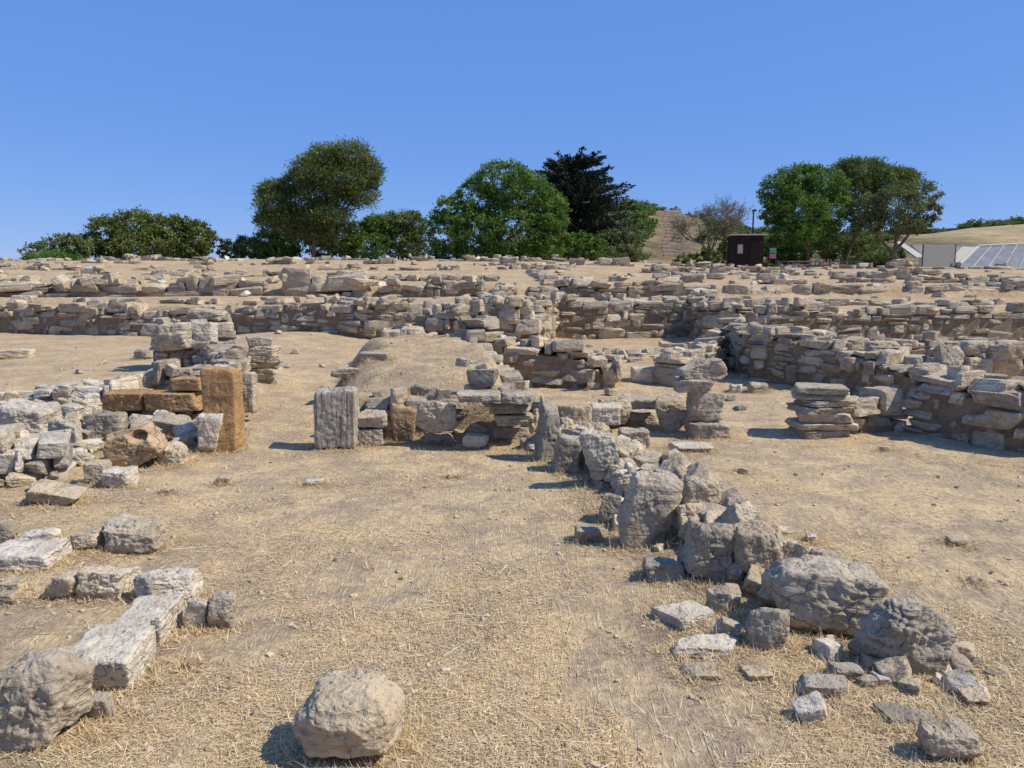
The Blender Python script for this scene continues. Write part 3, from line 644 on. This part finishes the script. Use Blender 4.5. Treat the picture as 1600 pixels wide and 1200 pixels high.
V=np.concatenate([V1,V2]);Fq=np.concatenate([F1,F2+len(V1)])
o=np_mesh('dry_straw',V,Fq,M['straw'],False,np.concatenate([t1,t2])); tag(o,'cut dry straw lying all over the ground','straw',kind='stuff')
Vs=[];Fs=[];Ts=[];nv=0; rr=np.random.default_rng(77)
for i in range(1000):
    y=math.exp(rr.uniform(math.log(1.8),math.log(13))); x=rr.uniform(-1,1)*(.72*y+.4); v,f=PW[5][rr.integers(0,16)]
    s_=rr.uniform(.003,.012)*(1+.05*y); q=(v*np.array([s_*rr.uniform(1,1.7),s_,s_*.7]))@rotm(rr.normal(0,.3),rr.normal(0,.3),rr.uniform(0,6)).T+np.array([x,y,hz(x,y)+s_*.2])
    Vs.append(q);Fs.append(f+nv);nv+=len(q);Ts.append(np.full(len(q),rr.uniform(.5,1)))
o=np_mesh('gravel',np.concatenate(Vs),np.concatenate(Fs),M['tan'],False,np.concatenate(Ts)); tag(o,'tiny stones and clods mixed in the straw','gravel',kind='stuff')
cs=[]
for (x,y,w,d) in TUFT:
    k=int(14+w*90)
    a=rr.uniform(0,2*PI,k); cs.append(np.stack([x+np.cos(a)*w*.58,y+np.sin(a)*max(d,w*.5)*.58],1))
t_=rr.uniform(2.8,7.3,420); cs.append(np.stack([np.interp(t_,RY,RL)+rr.uniform(-.3,.85,420),t_],1))
yy=np.exp(rr.uniform(math.log(1.8),math.log(14),900)); cs.append(np.stack([rr.uniform(-1,1,900)*(.7*yy+.4),yy],1))
cs=np.concatenate(cs)
Vt,Ft,tt=straw_blades(70000,1,2,.02,.08,.0026,.6,55,cs,.035)
o=np_mesh('dry_grass_tufts',Vt,Ft,M['straw'],False,tt); tag(o,'short dry grass tufts around the stones','dry grass',kind='stuff')
# ---------------------------------------------------------------- trees
def tube(pts,rs,sides=7):
    pts=np.array(pts,float); V=[];Fc=[]
    for i,p in enumerate(pts):
        d=pts[min(i+1,len(pts)-1)]-pts[max(i-1,0)]; d/=np.linalg.norm(d)+1e-9
        a=np.cross(d,[.3,.9,.1] if abs(d[2])>.5 else [0,0,1]); a/=np.linalg.norm(a)+1e-9; b=np.cross(d,a)
        for k in range(sides):
            t=2*PI*k/sides; V.append(p+(a*math.cos(t)+b*math.sin(t))*rs[i])
    for i in range(len(pts)-1):
        for k in range(sides): Fc.append([i*sides+k,i*sides+(k+1)%sides,(i+1)*sides+(k+1)%sides,(i+1)*sides+k])
    return np.array(V),np.array(Fc)
class MB:
    def __init__(s): s.V=[];s.F=[];s.n=0
    def add(s,V,F_): s.V.append(V);s.F.append(np.asarray(F_)+s.n);s.n+=len(V)
    def build(s,name,mat,parent=None,smooth=True,org=(0,0,0),tint=None):
        return np_mesh(name,np.concatenate(s.V)-np.array(org),np.concatenate(s.F),mat,smooth,tint,parent)
def limb(a,b,r0,r1,rg,bend=.12,n=6):
    a=np.array(a);b=np.array(b);L=np.linalg.norm(b-a); P=[]
    o1=rg.normal(0,bend*L,3)*.5
    for i in range(n):
        t=i/(n-1); P.append(a+(b-a)*t+o1*math.sin(PI*t))
    return tube(P,np.linspace(r0,r1,n),6)
def leaf_quads(C,Dr,L,Wd,rg):
    n=len(C); s=np.cross(Dr,rg.normal(size=(n,3))); s/=np.linalg.norm(s,axis=1)[:,None]+1e-9
    q=C+Dr*L[:,None]; m_=C+Dr*(L*.5)[:,None]; s=s*(Wd*.5)[:,None]
    V=np.stack([C,m_+s,q,m_-s],1).reshape(-1,3); return V,np.arange(4*n).reshape(n,4)
def cloud(blobs,ncl,nl,size,rg,asp=.6,cr=.2,inner=.45,radial=False):
    Vs=[];Fs=[];Ts=[];nv=0
    for (c,rd) in blobs:
        c=np.array(c);rd=np.array(rd); k=max(6,int(ncl*(rd[0]*rd[2])))
        d=rg.normal(size=(k,3)); d/=np.linalg.norm(d,axis=1)[:,None]
        rr_=rg.uniform(inner,1,k)**.6*(1+.30*fbm(d*2.4+c*.37,2,5))
        cc=c+d*rd*rr_[:,None]; ct=rg.normal(0,.18,k); m=float(rd.mean())
        R=np.full(k,1.0)*np.clip(cr*m,.16,.6)*rg.uniform(.6,1.35,k)
        P=np.repeat(cc,nl,0); off=rg.normal(size=(k*nl,3))*np.repeat(R,nl)[:,None]*.5
        off[:,2]*=.7
        if radial: D_=off/np.linalg.norm(off,axis=1)[:,None]; D_[:,2]+=.35
        else: D_=rg.normal(size=(k*nl,3))+np.repeat(d,nl,0)*.4
        D_/=np.linalg.norm(D_,axis=1)[:,None]
        L=size*rg.uniform(.6,1.4,k*nl)
        V,Fc=leaf_quads(P+off,D_,L,L*asp,rg)
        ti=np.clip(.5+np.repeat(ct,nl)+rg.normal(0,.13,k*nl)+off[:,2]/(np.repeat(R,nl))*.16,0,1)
        Vs.append(V);Fs.append(Fc+nv);nv+=len(V);Ts.append(np.repeat(ti,4))
    return np.concatenate(Vs),np.concatenate(Fs),np.concatenate(Ts)
def tree(name,label,base,D,blobs,mat,seed,size=.16,ncl=26,nl=34,trunk_r=.16,fork=.35,asp=.6,radial=False,cr=.2,cat='tree',group=None,inner=.45,deep=.8):
    rg=np.random.default_rng(seed); bx,by=base
    b0=W(bx,by,D); b0[2]=min(hz(b0[0],D),b0[2]+.3); sc=D/F
    BL=[]
    for i,bl in enumerate(blobs):
        cx,cy,rx,ry=bl[:4]; dd=rg.uniform(-.8,.8)
        c=W(cx,cy,D)+np.array([0,dd,0]); BL.append((c,(rx*sc,rx*sc*deep,ry*sc)))
    root=empty(name,b0); tag(root,label,cat,group)
    mb=MB(); top=np.mean([b[0] for b in BL],0); fk=b0+(top-b0)*fork
    mb.add(*limb(b0-np.array([0,0,.2]),fk,trunk_r,trunk_r*.75,rg,.05))
    for c,rd in BL:
        mb.add(*limb(fk,c,trunk_r*.6,trunk_r*.2,rg,.1))
        for k in range(4):
            v=rg.normal(size=3); v/=np.linalg.norm(v); mb.add(*limb(c-(c-fk)*rg.uniform(.1,.5),c+v*np.array(rd)*.8,trunk_r*.22,trunk_r*.06,rg,.1,5))
    mb.build('trunk',M['bark'],root,org=b0)
    V,Fc,ti=cloud(BL,ncl,nl,size,rg,asp,cr,inner,radial)
    np_mesh('crown',V-b0,Fc,M[mat],False,ti,root)
    return root
tree('bushy_tree','low olive-green bushy tree at the far left, beside the bigger rounded one',(85,412),58,[(62,397,26,18),(95,386,36,20),(128,385,26,18)],'leaf_olive',1,.17,70,36,.12,.4)
tree('shrub','bright green low shrub at the foot of the far left bushy tree',(88,414),56,[(88,402,42,10)],'leaf_green',2,.15,80,30,.06,.4,cat='shrub')
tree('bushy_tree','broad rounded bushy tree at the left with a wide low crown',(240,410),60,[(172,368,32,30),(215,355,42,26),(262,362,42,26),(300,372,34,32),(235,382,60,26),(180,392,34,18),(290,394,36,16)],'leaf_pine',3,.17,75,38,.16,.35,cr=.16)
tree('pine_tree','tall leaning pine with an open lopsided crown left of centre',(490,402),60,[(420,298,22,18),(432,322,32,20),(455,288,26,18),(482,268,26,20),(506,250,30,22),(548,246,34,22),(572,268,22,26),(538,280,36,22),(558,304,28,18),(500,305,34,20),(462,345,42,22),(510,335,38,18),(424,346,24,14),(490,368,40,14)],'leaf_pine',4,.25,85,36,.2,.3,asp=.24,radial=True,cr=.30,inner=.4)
for i,(c,lab,bl,mt) in enumerate(((375,'dark low bush just left of the leaning pine',[(365,390,22,16),(390,385,24,18)],'leaf_pine'),
    (425,'dark green bush under the left branches of the pine',[(412,380,26,24),(440,384,28,24),(430,395,40,14)],'leaf_green'),
    (520,'dense bush right of the pine trunk',[(505,385,28,22),(535,375,28,28)],'leaf_pine'),
    (570,'open bush with bare gaps between the pine and the round tree',[(560,362,24,20),(590,355,28,20),(572,385,38,24)],'leaf_green'),
    (622,'loose dark bush just left of the big round tree',[(610,352,26,18),(642,348,24,20),(625,378,38,28)],'leaf_pine'),
    (650,'pale green young bush at the left foot of the big round tree',[(648,392,22,18)],'leaf_olive'))):
    tree('bush',lab,(c,410),61+i*.6,bl,mt,20+i,.16,75,36,.08,.35,cat='bush')
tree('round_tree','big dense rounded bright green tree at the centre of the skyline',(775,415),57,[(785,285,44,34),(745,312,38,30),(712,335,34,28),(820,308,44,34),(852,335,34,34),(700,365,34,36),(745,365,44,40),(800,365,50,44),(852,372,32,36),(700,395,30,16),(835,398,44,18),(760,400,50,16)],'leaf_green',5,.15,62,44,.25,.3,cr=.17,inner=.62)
def conifer():
    rg=np.random.default_rng(66); D=63; b0=W(912,408,D); b0[2]=hz(b0[0],D); top=W(884,250,D); H=top[2]-b0[2]
    root=empty('conifer_tree',b0); tag(root,'dark blackish conifer with feathery pointed branches behind the round tree','tree')
    mb=MB(); mb.add(*limb(b0,b0+np.array([-.9,0,H*.88]),.22,.05,rg,.02)); C=[];Dd=[];Ls=[];T=[]
    for i in range(430):
        t=(rg.integers(0,11)+rg.normal(0,.2))/10.; t=min(max(t,0),1); a=rg.uniform(0,2*PI); ca=math.cos(a)
        ln=(4.3 if t<.7 else 4.3-1.9*(t-.7)/.3)*rg.uniform(.5,1.05)*(1 if t>.15 else .75); ln*=1+.06*ca*(t<.6)
        st=b0+np.array([-.9*t,0,H*(.12+.80*t)])
        el=rg.uniform(-.08,.16)+.06*t+ (.3 if t>.92 else 0)*rg.uniform(0,1.3)
        v=np.array([ca*math.cos(el),math.sin(a)*math.cos(el)*.8,math.sin(el)])
        n=95; u=rg.uniform(.12,1,n)**.75; bend=.16*ln
        P=st+v*(u*ln)[:,None]; P[:,2]+=bend*(u**2)*.5
        mb.add(*tube([st,st+v*ln*.5+np.array([0,0,bend*.12]),st+v*ln*.95+np.array([0,0,bend*.45])],[.05,.03,.01],5))
        tw=rg.normal(size=(n,3)); dd=v*1.3+tw*.9*(1.1-u)[:,None]+tw*.28; dd[:,2]+=.2; dd/=np.linalg.norm(dd,axis=1)[:,None]
        C.append(P+rg.normal(size=(n,3))*np.array([.24,.24,.11])*(1.3-u)[:,None]); Dd.append(dd); Ls.append(rg.uniform(.14,.36,n)); T.append(np.clip(rg.normal(.44,.18,n)+rg.normal(0,.16)+(.35 if rg.random()<.12 and t<.6 else 0),0,1))
    C=np.concatenate(C);Dd=np.concatenate(Dd);Ls=np.concatenate(Ls);T=np.concatenate(T)
    V,Fc=leaf_quads(C,Dd,Ls,Ls*.38,rg)
    mb.build('trunk',M['bark'],root,org=b0); np_mesh('crown',V-b0,Fc,M['leaf_dark'],False,np.repeat(T,4),root)
conifer()
for i,(c,D,lab,bl,mt) in enumerate(((912,58,'olive green shrub right of the big round tree',[(900,388,24,24),(925,390,20,22)],'leaf_green'),
    (965,60,'taller grey-green shrub below the dark conifer',[(955,382,24,26),(985,380,22,22),(970,400,34,14)],'leaf_olive'),
    (1085,58,'low green shrub behind the bare tree',[(1078,408,22,9),(1102,404,20,12)],'leaf_green'),
    (1160,66,'dark shrub left behind the wooden hut',[(1145,384,22,22),(1170,392,22,20)],'leaf_green'),
    (1215,64,'dark hedge-like shrub right behind the wooden hut',[(1215,390,26,24),(1240,396,26,20)],'leaf_green'),
    (1380,60,'low scrub at the trunks of the right trees',[(1360,405,40,10),(1390,402,24,12)],'leaf_olive'),
    (1310,66,'shrub in the gap between the right trees',[(1315,385,32,22),(1345,390,30,20)],'leaf_pine'))):
    tree('shrub',lab,(c,418),D,bl,mt,40+i,.16,75,36,.05,.3,cat='shrub')
def bare():
    rg=np.random.default_rng(91); D=57; b0=W(1110,420,D); b0[2]=hz(b0[0],D)
    root=empty('bare_tree',b0); tag(root,'thin nearly leafless grey-brown tree standing left of the wooden hut','tree')
    mb=MB(); C=[];Dd=[]
    def grow(p,v,L,r_,lv):
        q=p+v*L; mb.add(*limb(p,q,r_,r_*.6,rg,.06,4))
        if lv==0:
            for k in range(9): C.append(p+(q-p)*rg.uniform(.2,1.1)+rg.normal(size=3)*.08); d=rg.normal(size=3)+v; Dd.append(d/np.linalg.norm(d))
            return
        for k in range(3 if lv>2 else 4):
            w=v*1.0+rg.normal(size=3)*.55; w[2]+=.15; w/=np.linalg.norm(w); grow(p+(q-p)*rg.uniform(.55,1),w,L*rg.uniform(.6,.85),r_*.6,lv-1)
    for a in (-.5,-.15,.2,.55):
        v=np.array([math.sin(a),rg.normal(0,.2),math.cos(a)]); grow(b0+np.array([0,0,.6]),v/np.linalg.norm(v),1.65,.07,4)
    mb.add(*limb(b0-np.array([0,0,.2]),b0+np.array([0,0,.8]),.14,.1,rg,.02))
    C=np.array(C);Dd=np.array(Dd);L=rg.uniform(.12,.3,len(C))
    V,Fc=leaf_quads(C,Dd,L,L*.14,rg)
    mb.build('trunk',M['leaf_dry'],root,org=b0,tint=.25); np_mesh('crown',V-b0,Fc,M['leaf_dry'],False,np.repeat(rg.uniform(.1,.8,len(C)),4),root)
bare()
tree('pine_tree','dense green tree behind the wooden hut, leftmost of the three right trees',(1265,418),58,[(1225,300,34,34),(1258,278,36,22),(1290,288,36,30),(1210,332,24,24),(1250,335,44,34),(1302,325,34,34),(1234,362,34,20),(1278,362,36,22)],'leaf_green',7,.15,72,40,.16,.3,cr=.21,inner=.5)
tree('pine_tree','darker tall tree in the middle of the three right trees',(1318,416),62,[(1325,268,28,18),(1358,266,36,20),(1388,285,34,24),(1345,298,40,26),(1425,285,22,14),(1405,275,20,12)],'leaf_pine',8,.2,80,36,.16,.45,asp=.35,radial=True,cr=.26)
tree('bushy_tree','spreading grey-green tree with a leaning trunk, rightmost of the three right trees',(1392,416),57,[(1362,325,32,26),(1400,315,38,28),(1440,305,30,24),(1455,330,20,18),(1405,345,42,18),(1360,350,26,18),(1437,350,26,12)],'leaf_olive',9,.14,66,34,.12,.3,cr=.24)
rg=np.random.default_rng(5); shr=[]
for i in range(5):
    V,Fc,ti=cloud([((0,0,.5),(1.0,1.0,.6)),((.7,.2,.4),(.6,.6,.45)),((-.6,-.1,.4),(.6,.6,.4))],22,28,.2,rg,.6,.3,.4)
    o=np_mesh('hill_shrub',V,Fc,M[['leaf_olive','leaf_pine','leaf_green','leaf_olive','leaf_pine'][i]],False,ti); shr.append(o.data); bpy.data.objects.remove(o)
cnt=0
while cnt<296:
    if cnt%5==0: y=rg.uniform(108,118); u=rg.uniform(.40,.68)
    elif cnt%5==1: y=rg.uniform(78,116); u=rg.uniform(.14,.19)
    else: y=rg.uniform(66,118); u=rg.uniform(.06,.48)
    x=u*y; px=800+u*1232
    if (abs(px-1052)<(30+800/y*1.2) and y<112) or (1395<px and y<90): continue
    s_=rg.uniform(.5,1.4)
    o=bpy.data.objects.new('hill_shrub',shr[rg.integers(0,5)]); COL.objects.link(o); o.location=(x,y,hz(x,y)-.1); o.scale=(s_*rg.uniform(.9,1.4),s_,s_*rg.uniform(.6,1.0)); o.rotation_euler=(0,0,rg.uniform(0,6))
    tag(o,'low scrub bush dotted on the hillside behind the trees','bush','scrub bushes on the hillside'); cnt+=1
# ---------------------------------------------------------------- built things
def box(name,mat,sx,sy,sz,c,parent=None,rot=(0,0,0),bev=.01):
    bm=bmesh.new(); bmesh.ops.create_cube(bm,size=1); bmesh.ops.scale(bm,vec=(sx,sy,sz),verts=bm.verts)
    if bev: bmesh.ops.bevel(bm,geom=bm.edges[:],offset=min(bev,min(sx,sy,sz)*.3),segments=1,affect='EDGES')
    me=bpy.data.meshes.new(name); bm.to_mesh(me); bm.free(); me.materials.append(mat)
    o=bpy.data.objects.new(name,me); COL.objects.link(o); o.location=c; o.rotation_euler=rot
    if parent: o.parent=parent
    return o
p=W(1167,422,54); gz=hz(p[0],54); hut=empty('wooden_hut',(p[0],54,gz)); hut.rotation_euler=(0,0,-.12)
tag(hut,'dark brown wooden hut with a flat pale-edged roof beside the right trees','hut')
box('wall',M['wood'],2.1,2.0,2.25,(0,1,1.1),hut)
for k in range(9): box('plank',M['wood'],.22,.03,2.2,(-.93+k*.2325,-.018,1.1),hut)
box('roof',M['paper'],2.4,2.3,.08,(0,1,2.29),hut)
dr=box('door',M['wood'],.75,.05,1.9,(.5,-.06,1.0),hut); box('handle',M['metal'],.05,.05,.14,(.3,-.04,0),dr)
wn=box('window',M['paper'],.34,.05,.6,(-.5,-.06,1.35),hut); box('frame',M['wood'],.5,.03,.05,(0,-.02,.33),wn)
p=W(1174,415,61); gz=hz(p[0],61); lp=empty('lamp_post',(p[0],61,gz)); tag(lp,'thin dark lamp post rising behind the wooden hut','lamp post')
mb=MB(); Ht=W(1174,330,61)[2]-gz; mb.add(*tube([(0,0,0),(0,0,Ht*.5),(0,0,Ht)],[.08,.07,.055],8)); mb.build('pole',M['metal'],lp)
box('lamp_head',M['metal'],.22,.5,.14,(0,-.2,Ht+.04),lp); box('base',M['metal'],.28,.28,.3,(0,0,.15),lp)
p=W(1206,418,55); gz=hz(p[0],55); ib=empty('information_board',(p[0],55,gz)); tag(ib,'small information board with a green and pink panel right of the hut','information board')
for s in(-1,1): box('post',M['metal'],.05,.05,1.5,(s*.24,0,.75),ib)
box('green_panel',M['green'],.44,.04,.34,(0,-.05,1.3),ib); box('pink_panel',M['pink'],.44,.04,.3,(0,-.05,.92),ib); 
p=W(1280,418,56); gz=hz(p[0],56); ib=empty('information_board',(p[0],56,gz)); tag(ib,'low green and pink board under the leftmost right tree','information board')
for s in(-1,1): box('post',M['metal'],.05,.05,.8,(s*.3,0,.4),ib)
box('green_panel',M['green'],.34,.04,.22,(-.17,-.05,.7),ib); box('pink_panel',M['pink'],.28,.04,.3,(.17,-.05,.5),ib)
p0=W(1215,418,57);p1=W(1345,418,57); fe=empty('wooden_fence',(p0[0],57,hz(p0[0],57))); tag(fe,'low wooden rail fence under the right trees','fence'); n_=9; Lf=p1[0]-p0[0]
for k in range(n_):
    x=Lf*k/(n_-1); box('post',M['post'],.09,.09,.75,(x,0,hz(p0[0]+x,57)-fe.location.z+.32),fe)
for zz in(.35,.6): box('rail',M['post'],Lf+.2,.04,.08,(Lf/2,-.07,zz),fe)
def quadprism(name,mat,P,th,parent):
    P=[Vector(q) for q in P]; nn=(P[1]-P[0]).cross(P[3]-P[0]).normalized()*th
    V=[tuple(q) for q in P]+[tuple(q-nn) for q in P]
    Fc=[[0,1,2,3],[7,6,5,4],[0,4,5,1],[1,5,6,2],[2,6,7,3],[3,7,4,0]]
    return np_mesh(name,np.array(V),Fc,mat,False,None,parent)
o3=W(1500,424,54); base=np.array([o3[0],54,hz(o3[0],54)]); sh=empty('shade_roof',base); tag(sh,'long sloping pale shade roof with grey panels and white beams at the right edge','shelter')
def Q(px,py,D): return W(px,py,D)-base
a=Q(1492,421,54);b=Q(1640,424,54);c=Q(1650,380,58);d=Q(1528,386,58)
quadprism('roof_sheet',M['mesh'],[a,b,c,d],.05,sh)
up=np.array([0,-.05,.07])
for k in range(7):
    t=k/6; s=a+(b-a)*t+up; e=d+(c-d)*t+up; w=np.array([.03 if k else .12,0,0]); quadprism('beam',M['white'],[s-w,s+w,e+w,e-w],.05,sh)
for s,e in((a,b),(d,c)):
    dn=np.array([0,.07,.08]); quadprism('edge_beam',M['white'],[s+up*1.3,e+up*1.3,e+up*1.3+dn,s+up*1.3+dn],.06,sh)
for t in(.1,.4,.7,.98):
    q=d+(c-d)*t; box('post',M['white'],.1,.1,q[2]+.3,(q[0],q[1]-.1,q[2]/2-.2),sh)
a=Q(1466,424,54);b=Q(1488,421,54);c=Q(1526,387,58);d=Q(1504,385,58); quadprism('side_sheet',M['paper'],[a,b,c,d],.05,sh)
o4=W(1465,426,53); wp=empty('white_screen',(o4[0],53,hz(o4[0],53))); tag(wp,'plain off-white screen panel standing left of the sloping shade roof','screen')
box('panel',M['paper'],2.1,.06,1.45,(0,0,.85),wp); 
for s in(-1,1): box('post',M['metal'],.07,.07,1.7,(s*1.08,.0,.8),wp)
o5=W(1420,418,60); base5=np.array([o5[0],60,hz(o5[0],60)]); ra=empty('sloping_beam_canopy',base5); tag(ra,'white slanting canopy edge descending towards the off-white screen','canopy')
def Q5(px,py,D): return W(px,py,D)-base5
quadprism('canopy_sheet',M['white'],[Q5(1432,402,58),Q5(1447,402,58),Q5(1408,377,61),Q5(1398,377,61)],.1,ra)
quadprism('shade_panel',M['mesh'],[Q5(1448,404,58.5),Q5(1560,392,60),Q5(1560,385,61),Q5(1425,384,61)],.06,ra)
for (x_,D_) in ((1402,61),(1440,58.5)):
    t_=Q5(x_,400 if D_<60 else 378,D_); box('post',M['white'],.12,.12,t_[2]+.4,(t_[0],t_[1]+.1,t_[2]/2-.3),ra)
yb,yt=70.,111.
xb=15.2+.188*(yb-74)
sw=empty('stairway',(xb,yb,hz(xb,yb))); tag(sw,'earth and timber stairway climbing the hill right of the dark conifer','stairway'); N=19
for k in range(N):
    t=k/(N-1); y=yb+(yt-yb)*t; x=15.2+.188*(y-74); z=hz(x,y)
    box('step',M['step'],2.3+.4*math.sin(k*7),.4,.26,(x-xb,y-yb,z-sw.location.z+.12),sw,rot=(0,0,.06*math.sin(k*3)))
p=W(980,332,114); gz=hz(p[0],114); rl=empty('lookout_railing',(p[0],114,gz)); tag(rl,'tiny wooden lookout railing on the hill top beside the dark conifer','railing')
for k in range(5): box('post',M['step'],.12,.12,1.2,(-1.6+k*.8,0,.6),rl)
for zz in (.6,1.15): box('rail',M['step'],3.4,.08,.12,(0,-.1,zz),rl)
# ---------------------------------------------------------------- light
el=rad(48); to=Vector((.985,-.17,0)).normalized()*math.cos(el)+Vector((0,0,math.sin(el)))
L=bpy.data.lights.new('sun','SUN'); L.energy=5.0; L.angle=rad(.53); L.color=(1,.95,.86)
lo=bpy.data.objects.new('sun',L); COL.objects.link(lo); lo.rotation_euler=to.to_track_quat('Z','Y').to_euler(); lo.location=(20,-5,30)
w=bpy.data.worlds.new('World'); scene.world=w; w.use_nodes=True; t=w.node_tree; t.nodes.clear()
sk=t.nodes.new('ShaderNodeTexSky'); sk.sky_type='NISHITA'; sk.sun_disc=False; sk.sun_elevation=el; sk.sun_rotation=math.atan2(to.x,to.y)
sk.air_density=1.0; sk.dust_density=0.0; sk.ozone_density=1.5; sk.altitude=1500
mx=t.nodes.new('ShaderNodeMix'); mx.data_type='RGBA'; mx.blend_type='MIX'; mx.inputs[0].default_value=.74
st=.135; mx.inputs[7].default_value=(.105/st,.285/st,.82/st,1)
bg=t.nodes.new('ShaderNodeBackground'); bg.inputs[1].default_value=st; ou=t.nodes.new('ShaderNodeOutputWorld')
t.links.new(sk.outputs[0],mx.inputs[6]); t.links.new(mx.outputs[2],bg.inputs[0]); t.links.new(bg.outputs[0],ou.inputs[0])
cd=bpy.data.cameras.new('camera'); cam=bpy.data.objects.new('camera',cd); COL.objects.link(cam); cam.location=(0,0,1.6)
cam.rotation_euler=(PI/2-TH,0,0); cd.sensor_width=36; cd.lens=F/1600*36; cd.clip_end=6000; cd.clip_start=.05
scene.camera=cam
scene.view_settings.view_transform='Standard'; scene.view_settings.look='None'; scene.view_settings.exposure=0
